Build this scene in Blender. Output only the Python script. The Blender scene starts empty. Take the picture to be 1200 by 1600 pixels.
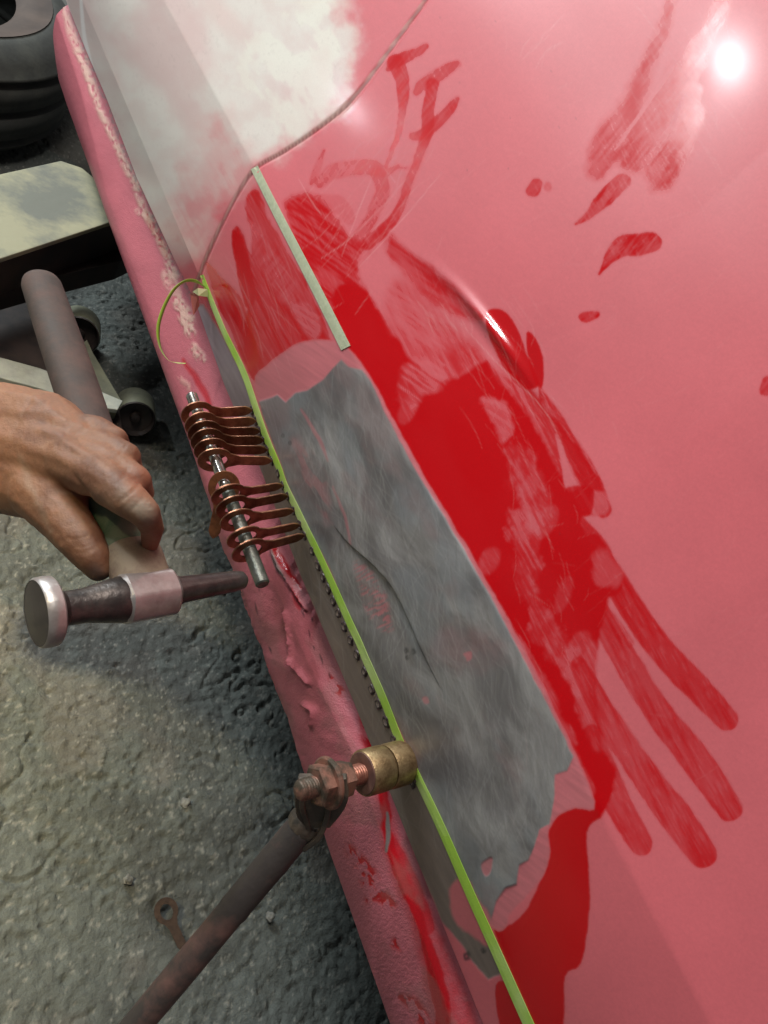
import bpy, bmesh, math, random
import numpy as np
from mathutils import Vector, Matrix
random.seed(7)
rng = np.random.default_rng(11)
SC = bpy.context.scene
COL = SC.collection

# ------------------------------------------------------------------ camera
# measured from the photograph: every length line of the car meets in one vanishing point
F = 1164.0                                   # focal length in photo pixels (1200 x 1600)
RT = np.array([0.76771627, -0.38892956, 0.50925979])
UP = np.array([-0.0106095, 0.78691357, 0.61697202])
FW = np.array([0.64070209, 0.47906245, -0.6])
CAM = np.array([-0.28230997, -0.1810416, 0.65732])
cd = bpy.data.cameras.new('camera'); co = bpy.data.objects.new('camera', cd); COL.objects.link(co)
cd.sensor_fit = 'AUTO'; cd.sensor_width = 36; cd.lens = 36 * F / 1600; cd.clip_start = 0.01; cd.clip_end = 60
co.matrix_world = Matrix(((RT[0], UP[0], -FW[0], CAM[0]), (RT[1], UP[1], -FW[1], CAM[1]), (RT[2], UP[2], -FW[2], CAM[2]), (0, 0, 0, 1)))
SC.camera = co

def ray(px, py): return FW + RT * ((px - 600) / F) + UP * ((800 - py) / F)
def at(px, py, d): return CAM + ray(px, py) * d
def onx(px, py, x):
    r = ray(px, py); return CAM + r * ((x - CAM[0]) / r[0])
def onz(px, py, z):
    r = ray(px, py); return CAM + r * ((z - CAM[2]) / r[2])
def proj(P):
    V = P - CAM; d = np.maximum(V @ FW, .02)
    return np.clip(600 + F * (V @ RT) / d, -9000, 9000), np.clip(800 - F * (V @ UP) / d, -9000, 9000), d

# ------------------------------------------------------------------ light
W = bpy.data.worlds.new('World'); SC.world = W; W.use_nodes = True
bg = W.node_tree.nodes['Background']; bg.inputs[0].default_value = (0.78, 0.80, 0.80, 1); bg.inputs[1].default_value = 0.10
def area(name, loc, target, size, power, col, sy=None):
    l = bpy.data.lights.new(name, 'AREA'); l.energy = power; l.color = col; l.size = size
    if sy: l.shape = 'RECTANGLE'; l.size_y = sy
    else: l.shape = 'DISK'
    o = bpy.data.objects.new(name, l); COL.objects.link(o); o.location = loc
    o.rotation_euler = (Vector(target) - Vector(loc)).to_track_quat('-Z', 'Y').to_euler(); return o
area('work_lamp', (-0.82, 0.86, 1.13), (0.03, 0.1, 0.5), 0.036, 2.0, (0.95, 0.98, 1.0))
area('far_soft_light', (-0.80, 2.45, 1.62), (0.0, 0.7, 0.35), 0.8, 38, (0.92, 0.99, 1.0))  # large soft cool light added at the far end, no opening seen
area('hand_lamp', (-0.86, 1.49, 0.60), (0.02, 0.28, 0.51), 0.03, 0.5, (0.85, 0.93, 1.0))
area('overhead_fill', (-0.55, 0.45, 2.1), (0.0, 0.15, 0.4), 0.8, 16, (1.0, 0.92, 0.84))  # soft fill added overhead, no such fixture is known
w_ = area('warm_lamp', (-1.2, 0.2, 1.6), (-0.42, 0.18, 0.0), 0.12, 1.7, (1.0, 0.80, 0.45)); w_.data.spread = math.radians(30)
SC.view_settings.view_transform = 'Standard'; SC.view_settings.look = 'None'
SC.view_settings.exposure = 0.66; SC.view_settings.gamma = 1.0
SC.view_settings.use_curve_mapping = False

# ------------------------------------------------------------------ helpers
def tag(o, label=None, cat=None, group=None, kind=None):
    if label: o['label'] = label
    if cat: o['category'] = cat
    if group: o['group'] = group
    if kind: o['kind'] = kind
    return o
def empty(name, loc=(0, 0, 0)):
    o = bpy.data.objects.new(name, None); COL.objects.link(o); o.location = loc; o.empty_display_size = 0.01
    bpy.context.view_layer.update(); return o
def link(name, me, mat=None, parent=None):
    o = bpy.data.objects.new(name, me); COL.objects.link(o)
    if mat: me.materials.append(mat)
    if parent:
        o.parent = parent
        m = Matrix.Identity(4); q = parent
        ch = []
        while q: ch.append(q); q = q.parent
        for q in reversed(ch): m = m @ q.matrix_parent_inverse @ Matrix.LocRotScale(q.location, q.rotation_euler, q.scale)
        o.matrix_parent_inverse = m.inverted()
    return o
def mesh(name, verts, faces, mat=None, parent=None, smooth=True):
    me = bpy.data.meshes.new(name); me.from_pydata([tuple(map(float, v)) for v in verts], [], faces); me.update()
    if smooth: me.polygons.foreach_set('use_smooth', [True] * len(me.polygons))
    return link(name, me, mat, parent)
def grid_mesh(name, P, keep=None, mat=None, parent=None, attrs=None):
    """P: (rows, cols, 3). keep: (rows-1, cols-1) bool."""
    R, Cn = P.shape[:2]
    idx = np.arange(R * Cn).reshape(R, Cn)
    q = np.stack([idx[:-1, :-1], idx[:-1, 1:], idx[1:, 1:], idx[1:, :-1]], -1)
    q = q[keep] if keep is not None else q.reshape(-1, 4)
    used = np.unique(q); remap = np.full(R * Cn, -1, np.int64); remap[used] = np.arange(len(used))
    q = remap[q]; V = P.reshape(-1, 3)[used]
    me = bpy.data.meshes.new(name)
    me.vertices.add(len(V)); me.vertices.foreach_set('co', V.astype(np.float32).ravel())
    me.loops.add(q.size); me.loops.foreach_set('vertex_index', q.astype(np.int32).ravel())
    me.polygons.add(len(q)); me.polygons.foreach_set('loop_start', (np.arange(len(q)) * 4).astype(np.int32))
    me.polygons.foreach_set('use_smooth', np.ones(len(q), bool))
    me.update(calc_edges=True)
    for k, a in (attrs or {}).items():
        if a.ndim == 3:
            at_ = me.attributes.new(k, 'FLOAT_COLOR', 'POINT'); v = np.ones((len(used), 4), np.float32); v[:, :3] = a.reshape(-1, 3)[used]
            at_.data.foreach_set('color', v.ravel())
        else:
            at_ = me.attributes.new(k, 'FLOAT', 'POINT'); at_.data.foreach_set('value', a.reshape(-1)[used].astype(np.float32))
    return link(name, me, mat, parent)
def basis(d):
    d = np.array(d, float); d /= np.linalg.norm(d)
    a = np.array([0, 0, 1.]) if abs(d[2]) < .9 else np.array([1., 0, 0])
    u = np.cross(d, a); u /= np.linalg.norm(u); return d, u, np.cross(d, u)
def lathe(name, p0, axis, prof, mat, parent=None, n=40, smooth=True, caps=True, rad=None, sharp=True):
    """prof: list of (distance along axis, radius)"""
    d, u, v = basis(axis); p0 = np.array(p0); vs = []; fs = []
    for (s, r) in prof:
        for k in range(n):
            a = 2 * math.pi * k / n; rr = r * (rad(k, n, s) if rad else 1)
            vs.append(p0 + d * s + (u * math.cos(a) + v * math.sin(a)) * rr)
    for i in range(len(prof) - 1):
        for k in range(n): fs.append((i * n + k, i * n + (k + 1) % n, (i + 1) * n + (k + 1) % n, (i + 1) * n + k))
    if caps: fs.append(tuple(range(n))[::-1]); fs.append(tuple(range((len(prof) - 1) * n, len(prof) * n)))
    o = mesh(name, vs, fs, mat, parent, smooth)
    fixn(o.data)
    if sharp: sharpen(o.data)
    return o
def fixn(me):
    b = bmesh.new(); b.from_mesh(me); bmesh.ops.recalc_face_normals(b, faces=b.faces); b.to_mesh(me); b.free()
def sharpen(me, ang=38):
    b = bmesh.new(); b.from_mesh(me)
    for e in b.edges:
        if len(e.link_faces) == 2 and e.calc_face_angle(0) > math.radians(ang): e.smooth = False
    b.to_mesh(me); b.free()
def prism(name, top, off, mat, parent=None, bev=0.001):
    """top polygon (3-D points) extruded by off"""
    n = len(top); b = bmesh.new()
    a = [b.verts.new(Vector(p)) for p in top]; c = [b.verts.new(Vector(np.array(p) + off)) for p in top]
    b.faces.new(a); b.faces.new(c[::-1])
    for i in range(n): b.faces.new((a[i], a[(i + 1) % n], c[(i + 1) % n], c[i]))
    bmesh.ops.recalc_face_normals(b, faces=b.faces)
    if bev: bmesh.ops.bevel(b, geom=b.edges[:], offset=bev, segments=2, affect='EDGES', profile=.6)
    me = bpy.data.meshes.new(name); b.to_mesh(me); b.free()
    return link(name, me, mat, parent)

def mat(name, col, rough=.5, metal=0., noise=0., nscale=60, col2=None, bump=0., bscale=200, coat=0., sss=0., lo=.4, hi=.65, detail=5):
    m = bpy.data.materials.new(name); m.use_nodes = True; nt = m.node_tree; N = nt.nodes; L = nt.links
    b = N['Principled BSDF']; b.inputs['Base Color'].default_value = (*col, 1); b.inputs['Roughness'].default_value = rough
    b.inputs['Metallic'].default_value = metal; b.inputs['Coat Weight'].default_value = coat
    if sss: b.inputs['Subsurface Weight'].default_value = sss; b.inputs['Subsurface Radius'].default_value = (.004, .0015, .001); b.inputs['Subsurface Scale'].default_value = 1
    tc = N.new('ShaderNodeTexCoord')
    if col2:
        n = N.new('ShaderNodeTexNoise'); n.inputs['Scale'].default_value = nscale; n.inputs['Detail'].default_value = detail; n.inputs['Roughness'].default_value = .65
        r = N.new('ShaderNodeMapRange'); r.inputs[1].default_value = lo; r.inputs[2].default_value = hi
        x = N.new('ShaderNodeMix'); x.data_type = 'RGBA'; x.inputs[6].default_value = (*col, 1); x.inputs[7].default_value = (*col2, 1)
        L.new(tc.outputs['Object'], n.inputs['Vector']); L.new(n.outputs[0], r.inputs[0]); L.new(r.outputs[0], x.inputs[0]); L.new(x.outputs[2], b.inputs['Base Color'])
        rr = N.new('ShaderNodeMapRange'); rr.inputs[3].default_value = rough * .8; rr.inputs[4].default_value = min(1, rough * 1.25)
        L.new(n.outputs[0], rr.inputs[0]); L.new(rr.outputs[0], b.inputs['Roughness'])
    if bump:
        n2 = N.new('ShaderNodeTexNoise'); n2.inputs['Scale'].default_value = bscale; n2.inputs['Detail'].default_value = 6
        bp = N.new('ShaderNodeBump'); bp.inputs['Strength'].default_value = bump; bp.inputs['Distance'].default_value = .001
        L.new(tc.outputs['Object'], n2.inputs['Vector']); L.new(n2.outputs[0], bp.inputs['Height']); L.new(bp.outputs[0], b.inputs['Normal'])
    return m
def attr_mat(name, bump=.15, bscale=1200, grain=.12, coat=0.):
    m = bpy.data.materials.new(name); m.use_nodes = True; nt = m.node_tree; N = nt.nodes; L = nt.links
    b = N['Principled BSDF']
    def A(k): a = N.new('ShaderNodeAttribute'); a.attribute_name = k; return a
    tc = N.new('ShaderNodeTexCoord')
    n = N.new('ShaderNodeTexNoise'); n.inputs['Scale'].default_value = 900; n.inputs['Detail'].default_value = 3
    L.new(tc.outputs['Object'], n.inputs['Vector'])
    r = N.new('ShaderNodeMapRange'); r.inputs[3].default_value = 1 - grain; r.inputs[4].default_value = 1 + grain
    L.new(n.outputs[0], r.inputs[0])
    v = N.new('ShaderNodeVectorMath'); v.operation = 'SCALE'; L.new(A('paint').outputs['Color'], v.inputs[0]); L.new(r.outputs[0], v.inputs['Scale'])
    L.new(v.outputs[0], b.inputs['Base Color'])
    b.inputs['Coat Weight'].default_value = coat; b.inputs['Coat Roughness'].default_value = .145; b.inputs['Coat IOR'].default_value = 1.45
    L.new(A('rough').outputs['Fac'], b.inputs['Roughness']); L.new(A('metal').outputs['Fac'], b.inputs['Metallic'])
    n2 = N.new('ShaderNodeTexNoise'); n2.inputs['Scale'].default_value = bscale; n2.inputs['Detail'].default_value = 4
    L.new(tc.outputs['Object'], n2.inputs['Vector'])
    mul = N.new('ShaderNodeMath'); mul.operation = 'MULTIPLY'; L.new(n2.outputs[0], mul.inputs[0]); L.new(A('grit').outputs['Fac'], mul.inputs[1])
    bp = N.new('ShaderNodeBump'); bp.inputs['Strength'].default_value = bump; bp.inputs['Distance'].default_value = .001
    L.new(mul.outputs[0], bp.inputs['Height']); L.new(bp.outputs[0], b.inputs['Normal'])
    return m

# ------------------------------------------------------------------ paint map of the car side (1 texel = 1 photo pixel, margin 300)
MG = 240; CW, CH = 1200 + 2 * MG, 1600 + 2 * MG
gx = np.arange(CW, dtype=np.float32) - MG; gy = np.arange(CH, dtype=np.float32) - MG
XX, YY = np.meshgrid(gx, gy)
def vnoise(X, Y, s, ang=0, st=1., seed=0):
    """value noise, cell s px across, s*st px along direction ang (degrees)"""
    a = math.radians(ang); u = (X * math.cos(a) + Y * math.sin(a)) / (s * st); v = (-X * math.sin(a) + Y * math.cos(a)) / s
    g = np.random.default_rng(seed).random((256, 256)).astype(np.float32)
    iu = np.floor(u).astype(np.int32); iv = np.floor(v).astype(np.int32); fu = u - iu; fv = v - iv
    fu = fu * fu * (3 - 2 * fu); fv = fv * fv * (3 - 2 * fv)
    a0 = g[iv & 255, iu & 255]; a1 = g[iv & 255, (iu + 1) & 255]; b0 = g[(iv + 1) & 255, iu & 255]; b1 = g[(iv + 1) & 255, (iu + 1) & 255]
    return (a0 * (1 - fu) + a1 * fu) * (1 - fv) + (b0 * (1 - fu) + b1 * fu) * fv
def fbm(X, Y, s, ang=0, st=1., o=4, seed=0):
    r = 0; w = 1; t = 0
    for k in range(o): r = r + w * vnoise(X, Y, s / 2 ** k, ang, st, seed + 17 * k); t += w; w *= .55
    return r / t
RM = (slice(430 + MG, 1640 + MG), slice(280 + MG, 980 + MG)); RS = (slice(0, CH), slice(0, 760 + MG))
def fbr(reg, X, Y, *a, **k):
    o = np.zeros((CH, CW), np.float32); o[reg] = fbm(X[reg], Y[reg], *a, **k); return o
WXn = (fbm(XX, YY, 26, o=4, seed=1) - .5); WYn = (fbm(XX, YY, 26, o=4, seed=2) - .5)
ss = lambda x, a, b: (lambda t: t * t * (3 - 2 * t))(np.clip((x - a) / (b - a), 0, 1))
def box(pts, pad):
    p = np.array(pts, float); x0, y0 = p.min(0) - pad; x1, y1 = p.max(0) + pad
    return (slice(max(0, int(y0 + MG)), min(CH, int(y1 + MG))), slice(max(0, int(x0 + MG)), min(CW, int(x1 + MG))))
def spl(pts, n=8, closed=False):
    """Catmull-Rom through the points"""
    p = np.array(pts, float); m = len(p); out = []
    for i in range(m if closed else m - 1):
        if closed: a, b, c, d = p[(i - 1) % m], p[i], p[(i + 1) % m], p[(i + 2) % m]
        else: a, b, c, d = p[max(i - 1, 0)], p[i], p[i + 1], p[min(i + 2, m - 1)]
        for k in range(n):
            t = k / n; out.append(.5 * (2 * b + (c - a) * t + (2 * a - 5 * b + 4 * c - d) * t * t + (3 * b - a - 3 * c + d) * t ** 3))
    if not closed: out.append(p[-1])
    return np.array(out)
def sdf(pts, X, Y):
    p = np.array(pts, float); q = np.roll(p, -1, 0); D = np.full(X.shape, 1e9, np.float32); ins = np.zeros(X.shape, bool)
    for (ax, ay), (bx, by) in zip(p, q):
        ex, ey = bx - ax, by - ay; L2 = ex * ex + ey * ey + 1e-9
        t = np.clip(((X - ax) * ex + (Y - ay) * ey) / L2, 0, 1)
        D = np.minimum(D, (X - ax - t * ex) ** 2 + (Y - ay - t * ey) ** 2)
        c = ((ay > Y) != (by > Y))
        if ay != by: ins ^= c & (X < (bx - ax) * (Y - ay) / (by - ay) + ax)
    D = np.sqrt(D); return np.where(ins, -D, D)
def poly(pts, soft=2., warp=10., smooth=True):
    if smooth: pts = spl(pts, 4, True)
    s = box(pts, soft + warp + 4); X = XX[s] + WXn[s] * warp; Y = YY[s] + WYn[s] * warp
    return s, 1 - ss(sdf(pts, X, Y), -soft, soft)
def stroke(pts, soft=2., warp=6., n=6):
    """pts: (x, y, r)"""
    p = spl(pts, n); s = box(p[:, :2], p[:, 2].max() + soft + warp); X = XX[s] + WXn[s] * warp; Y = YY[s] + WYn[s] * warp
    D = np.full(X.shape, 1e9, np.float32)
    for a, b in zip(p[:-1], p[1:]):
        ex, ey = b[:2] - a[:2]; L2 = ex * ex + ey * ey + 1e-9
        t = np.clip(((X - a[0]) * ex + (Y - a[1]) * ey) / L2, 0, 1)
        D = np.minimum(D, np.hypot(X - a[0] - t * ex, Y - a[1] - t * ey) - (a[2] + (b[2] - a[2]) * t))
    return s, 1 - ss(D, -soft, soft)
def dist(pts, n=6, pad=160):
    """signed distance to an open polyline (positive on its right-hand side in the picture) + parameter 0..1"""
    p = spl(pts, n); s = box(p, pad); X = XX[s]; Y = YY[s]; D = np.full(X.shape, 1e9, np.float32); S = np.ones(X.shape, np.float32); T = np.zeros(X.shape, np.float32)
    m = len(p) - 1
    for i, (a, b) in enumerate(zip(p[:-1], p[1:])):
        ex, ey = b - a; L2 = ex * ex + ey * ey + 1e-9
        t = np.clip(((X - a[0]) * ex + (Y - a[1]) * ey) / L2, 0, 1); d = np.hypot(X - a[0] - t * ex, Y - a[1] - t * ey)
        sg = np.sign(ex * (Y - a[1]) - ey * (X - a[0])); u = d < D
        D = np.where(u, d, D); S = np.where(u, sg, S); T = np.where(u, (i + t) / m, T)
    return s, D, -S, T
def pile(A, sm, val=1.):
    s, m = sm; A[s] = A[s] * (1 - m * val) + m * val
def wipe(A, sm, val=1.):
    s, m = sm; A[s] *= (1 - m * val)

RED = np.zeros((CH, CW), np.float32)
ST1 = fbm(XX, YY, 5, 62, 14, 3, 31)        # streaks along the car
ST2 = fbm(XX, YY, 4, 35, 12, 3, 47)        # cross streaks
ST3 = fbm(XX, YY, 4, -52, 12, 3, 53)
MOT = fbm(XX, YY, 30, 0, 1, 5, 61)
MO2 = fbm(XX, YY, 70, 50, 1.8, 4, 71)
def streaked(sm, amt, tex, lo=.3, hi=.66):
    s, m = sm; return s, m * (1 - amt * (1 - ss(tex[s], lo, hi)))
# -- red paint left unsanded: facet between the two tapes
pile(RED, streaked(poly([(384, 308), (404, 300), (424, 345), (472, 432), (522, 540), (498, 548), (450, 560), (415, 582), (398, 594), (384, 560), (384, 510), (392, 455), (372, 420), (362, 370), (372, 355), (392, 395), (388, 350)], 3, 10), .22, ST1), .98)
pile(RED, streaked(poly([(322, 408), (345, 432), (372, 462), (398, 520), (402, 592), (385, 575), (360, 515), (338, 470)], 3, 8), .25, ST1), .97)
pile(RED, poly([(362, 362), (378, 372), (392, 410), (398, 470), (384, 480), (368, 420)], 2, 5), .95)
wipe(RED, streaked(poly([(372, 352), (405, 350), (445, 412), (462, 470), (440, 470), (410, 420)], 8, 18), .6, ST3), .38)
wipe(RED, streaked(poly([(455, 478), (480, 475), (500, 510), (492, 530), (470, 510)], 4, 8), .5, ST2), .7)
# -- above the crease
pile(RED, streaked(poly([(446, 322), (466, 300), (500, 310), (536, 352), (560, 372), (588, 384), (560, 430), (585, 480), (612, 540), (640, 600), (640, 730), (545, 545), (470, 400)], 6, 18), .28, ST2), .97)
pile(RED, poly([(545, 545), (520, 470), (545, 440), (580, 470), (615, 520), (660, 580), (715, 590), (770, 560), (820, 600), (862, 645), (905, 700), (935, 750), (950, 800), (908, 806), (925, 850), (962, 905), (945, 960), (938, 1000), (932, 1060), (935, 1120), (945, 1170), (962, 1215), (938, 1280), (918, 1245), (860, 1115), (760, 922), (640, 722)], 4, 12), 1)
pile(RED, streaked(poly([(592, 372), (612, 366), (650, 400), (705, 445), (745, 485), (752, 505), (700, 490), (650, 450), (615, 410)], 6, 14), .3, ST2), .9)
pile(RED, streaked(poly([(600, 470), (640, 440), (700, 500), (760, 560), (700, 600), (640, 560)], 16, 24), .4, ST1), .85)
wipe(RED, streaked(poly([(572, 425), (592, 398), (640, 430), (690, 478), (728, 520), (700, 545), (650, 545), (606, 490)], 18, 30), .5, ST2), .62)  # pinkish glare patch painted into the red
wipe(RED, streaked(poly([(560, 400), (596, 372), (610, 372), (585, 420), (568, 440)], 4, 10), .35, ST3), .75)
wipe(RED, streaked(poly([(625, 585), (680, 560), (700, 590), (660, 620), (640, 640)], 8, 30), .75, ST2, .4, .6), .6)
wipe(RED, streaked(poly([(720, 520), (745, 520), (810, 590), (870, 660), (925, 740), (948, 790), (915, 800), (880, 740), (830, 650), (770, 580)], 6, 14), .75, ST1, .45, .62), .6)
wipe(RED, poly([(868, 678), (876, 690), (892, 735), (903, 762), (885, 765), (876, 720)], 2, 3), .95)
wipe(RED, poly([(745, 528), (760, 540), (800, 590), (792, 590), (760, 560)], 3, 4), .7)
wipe(RED, streaked(poly([(755, 625), (790, 630), (802, 660), (790, 690), (772, 660)], 5, 18), .4, ST2), .65)
wipe(RED, streaked(poly([(790, 700), (828, 700), (850, 745), (852, 800), (840, 840), (815, 800), (800, 750)], 8, 40), .8, MOT * .5 + ST1 * .5, .42, .6), .55)
wipe(RED, streaked(poly([(800, 800), (840, 800), (845, 850), (830, 900), (852, 960), (900, 1020), (925, 1060), (905, 1090), (870, 1040), (835, 990), (815, 920), (808, 860)], 8, 46), .8, MOT * .5 + ST1 * .5, .40, .6), .55)
for a in ((765, 876, 16, 22, .25), (828, 760, 14, 20, .2), (855, 815, 15, 26, .22), (638, 640, 14, 24, .22), (905, 1010, 18, 26, .2), (880, 930, 12, 30, .15)):
    t = np.linspace(0, 6.283, 12, endpoint=False); wipe(RED, streaked(poly([(a[0] + a[2] * math.cos(k) - .3 * a[3] * math.sin(k), a[1] + a[3] * math.sin(k)) for k in t], 4, 6), .3, ST2), a[4])
wipe(RED, streaked(poly([(925, 1000), (905, 1050), (900, 1100), (930, 1170), (948, 1160), (935, 1100), (945, 1040)], 6, 14), .5, ST1), .5)
wipe(RED, streaked(poly([(800, 985), (820, 1010), (850, 1060), (880, 1120), (900, 1160), (880, 1140), (850, 1090), (815, 1020)], 6, 14), .6, ST1), .65)
wipe(RED, streaked(stroke([(640, 722, 2), (760, 922, 4), (860, 1112, 8), (915, 1235, 12)], 4, 8), .4, ST1), .55)
# fingertip wipes
pile(RED, poly([(760, 487), (785, 484), (806, 508), (826, 560), (842, 602), (812, 605), (780, 560), (762, 520)], 1.5, 3), .97)
pile(RED, poly([(822, 521), (836, 528), (848, 556), (849, 596), (842, 608), (828, 575)], 1.5, 3), .97)
pile(RED, streaked(poly([(842, 605), (872, 640), (905, 690), (932, 735), (950, 775), (956, 800), (938, 808), (908, 760), (880, 700), (850, 650)], 2, 5), .7, ST1, .3, .55), .9)
wipe(RED, poly([(925, 770), (945, 770), (953, 790), (945, 804), (925, 800)], 3, 5), .5)
pile(RED, poly([(880, 765), (925, 762), (925, 800), (905, 808), (890, 800)], 2, 4), .9)
pile(RED, stroke([(905, 820, 14), (930, 860, 22), (955, 915, 18)], 2, 5), .9)
for pts, op, tx in (([(925, 850, 16), (972, 925, 20), (1028, 1010, 21), (1085, 1070, 22), (1136, 1124, 18)], .97, .2), ([(925, 930, 14), (965, 1010, 20), (1030, 1115, 22), (1090, 1190, 25), (1140, 1264, 20)], .9, .3),
                    ([(905, 1040, 14), (950, 1125, 20), (1010, 1215, 23), (1055, 1275, 26), (1097, 1333, 23)], .92, .35), ([(925, 1150, 18), (958, 1240, 22), (1002, 1320, 18)], .88, .3), ([(925, 930, 10), (950, 965, 13), (982, 1004, 9)], .6, .5)):
    pile(RED, streaked(stroke(pts, 2, 5), tx, MO2 * .5 + ST1 * .5, .3, .7), op)
wipe(RED, poly([(925, 870), (945, 862), (970, 895), (968, 915), (945, 915), (930, 900)], 7, 22), .35)
# big red below the bare patch
pile(RED, poly([(852, 1285), (880, 1262), (918, 1250), (940, 1274), (918, 1302), (922, 1400), (916, 1470), (904, 1510), (884, 1526), (880, 1600), (860, 1660), (838, 1620), (800, 1545), (776, 1490), (768, 1452), (800, 1444), (832, 1405), (850, 1350)], 2.5, 5), .99)
# swirls near the door edge
SW = [([(666, 72, 5), (650, 82, 8), (620, 97, 10), (606, 108, 5)], .8), ([(617, 98, 13), (630, 128, 11), (628, 170, 7), (620, 215, 5), (604, 260, 3)], .85), ([(716, 100, 6), (695, 112, 10), (665, 130, 9), (650, 145, 6)], .6),
      ([(676, 132, 10), (670, 170, 10), (668, 205, 10), (652, 250, 7), (632, 305, 7), (612, 345, 9), (575, 380, 10)], .8), ([(716, 154, 4), (700, 176, 9), (680, 195, 9), (662, 208, 9), (644, 212, 7)], .8),
      ([(500, 285, 9), (520, 270, 12), (550, 262, 13), (585, 262, 12), (606, 270, 6), (622, 258, 3)], .62), ([(592, 272, 12), (598, 300, 12), (580, 340, 10), (560, 375, 12)], .6), ([(506, 236, 3), (496, 262, 6), (486, 286, 4)], .55),
      ([(608, 262, 3), (640, 262, 3), (655, 250, 2)], .5), ([(545, 340, 10), (530, 320, 14), (500, 320, 16)], .35),
      ([(1055, -20, 9), (1032, 55, 10), (1010, 110, 14), (985, 170, 20), (955, 220, 26), (930, 265, 18)], .72), ([(1135, -20, 16), (1110, 50, 18), (1075, 100, 22), (1040, 160, 24), (1010, 210, 26), (990, 250, 24)], .75),
      ([(1085, 140, 14), (1080, 190, 20), (1055, 240, 26), (1030, 275, 26)], .85), ([(972, 284, 13), (945, 310, 13), (920, 335, 7), (900, 350, 2)], .88),
      ([(1018, 379, 16), (1000, 382, 18), (975, 385, 17), (955, 402, 10), (936, 427, 2)], .93), ([(838, 288, 10), (832, 298, 11)], .9), ([(857, 291, 6.5), (857, 293, 6.5)], .4), ([(932, 491, 6), (916, 495, 9), (908, 495, 5)], .9),
      ([(1200, 597, 10), (1198, 608, 12)], .85)]
for pts, op in SW: pile(RED, streaked(stroke(pts, *((9, 16) if (pts[0][0] > 1040 and pts[0][1] < 150) else (2, 6))), .35, ST3 * .5 + MOT * .5, .32, .66), min(1, op * 1.12))
wipe(RED, stroke([(1078, 60, 1.5), (1040, 120, 3), (985, 200, 2.5), (960, 235, 1)], 1.5, 2), .7)
# -- bare metal
SWX = fbr(RM, XX, YY, 10, 60, 4, 3, 333)
MET = np.zeros((CH, CW), np.float32)
PINK = np.zeros((CH, CW), np.float32)
bare = [(404, 628), (418, 624), (432, 616), (446, 628), (462, 614), (480, 610), (506, 592), (520, 574), (534, 562), (545, 574), (566, 578), (580, 596), (604, 648), (642, 722), (700, 815), (762, 922), (812, 1018), (862, 1112), (896, 1182), (886, 1204), (868, 1210), (866, 1250), (858, 1288), (842, 1296), (836, 1322), (826, 1344), (812, 1352), (806, 1382), (790, 1388), (776, 1408), (766, 1440), (752, 1420), (738, 1395), (690, 1295), (640, 1175), (590, 1065), (530, 932), (480, 832), (440, 730)]
rim = [(398, 600), (418, 572), (446, 548), (476, 534), (512, 532), (545, 545), (580, 592), (606, 640), (660, 740), (764, 915), (864, 1106), (928, 1252), (900, 1262), (872, 1276), (856, 1300), (858, 1340), (846, 1372), (820, 1404), (796, 1428), (792, 1446), (772, 1452), (730, 1390), (640, 1170), (480, 830), (420, 690)]
pile(PINK, poly(rim, 3, 5), .97); wipe(RED, poly(rim, 3, 5), .97)
pile(MET, poly(bare, 1.6, 3.5, False), .98)
low = [(300, 478), (318, 476), (350, 530), (400, 628), (440, 736), (480, 836), (530, 938), (590, 1070), (640, 1180), (690, 1300), (740, 1398), (786, 1522), (762, 1530), (738, 1502), (722, 1478), (690, 1440), (610, 1250), (550, 1095), (470, 905), (410, 745), (350, 605)]
pile(MET, poly(low, 3, 5, False), .97)
wipe(RED, poly([(296, 470), (320, 470), (420, 660), (500, 870), (660, 1210), (760, 1420), (800, 1545), (740, 1560), (600, 1260), (400, 740)], 3, 3, False), .95)
pile(RED, streaked(poly([(300, 458), (322, 455), (345, 508), (350, 530), (335, 505), (322, 480), (318, 520), (308, 500)], 2, 3), .3, ST1), .8)
pile(RED, poly([(774, 1540), (792, 1536), (806, 1570), (826, 1612), (800, 1660), (780, 1600)], 2, 3), .97)
pinkp = poly([(700, 1388), (730, 1378), (762, 1432), (782, 1480), (762, 1478), (735, 1458), (712, 1440)], 4, 12)
wipe(MET, pinkp, .85)
for q, v in (([(724, 1022), (736, 1018), (737, 1029), (730, 1033), (727, 1027)], .6), ([(752, 1350), (768, 1340), (766, 1362), (758, 1368)], .75), ([(661, 1090), (668, 1089), (670, 1098), (663, 1099)], .5)):
    wipe(MET, poly(q, 2, 4), v)
wipe(MET, streaked(poly([(690, 990), (770, 985), (800, 1020), (735, 1050), (680, 1030)], 22, 40), .7, MOT), .12)
wipe(MET, streaked(poly([(455, 690), (480, 700), (505, 760), (520, 810), (490, 790), (465, 730)], 12, 30), .9, SWX, .45, .62), .3)
wipe(MET, streaked(poly([(555, 880), (575, 890), (600, 930), (612, 985), (590, 980), (565, 930)], 6, 10), .9, fbr(RM, XX, YY, 2.6, -25, 6, 2, 99), .48, .56), .6)
for pts in ([(470, 640, 1.5), (500, 690, 3), (512, 720, 1)], [(520, 760, 1), (540, 810, 2), (548, 850, 1)], [(500, 860, 1), (520, 900, 2), (528, 925, 1)]): wipe(MET, stroke(pts, 2, 4), .45)
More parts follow.
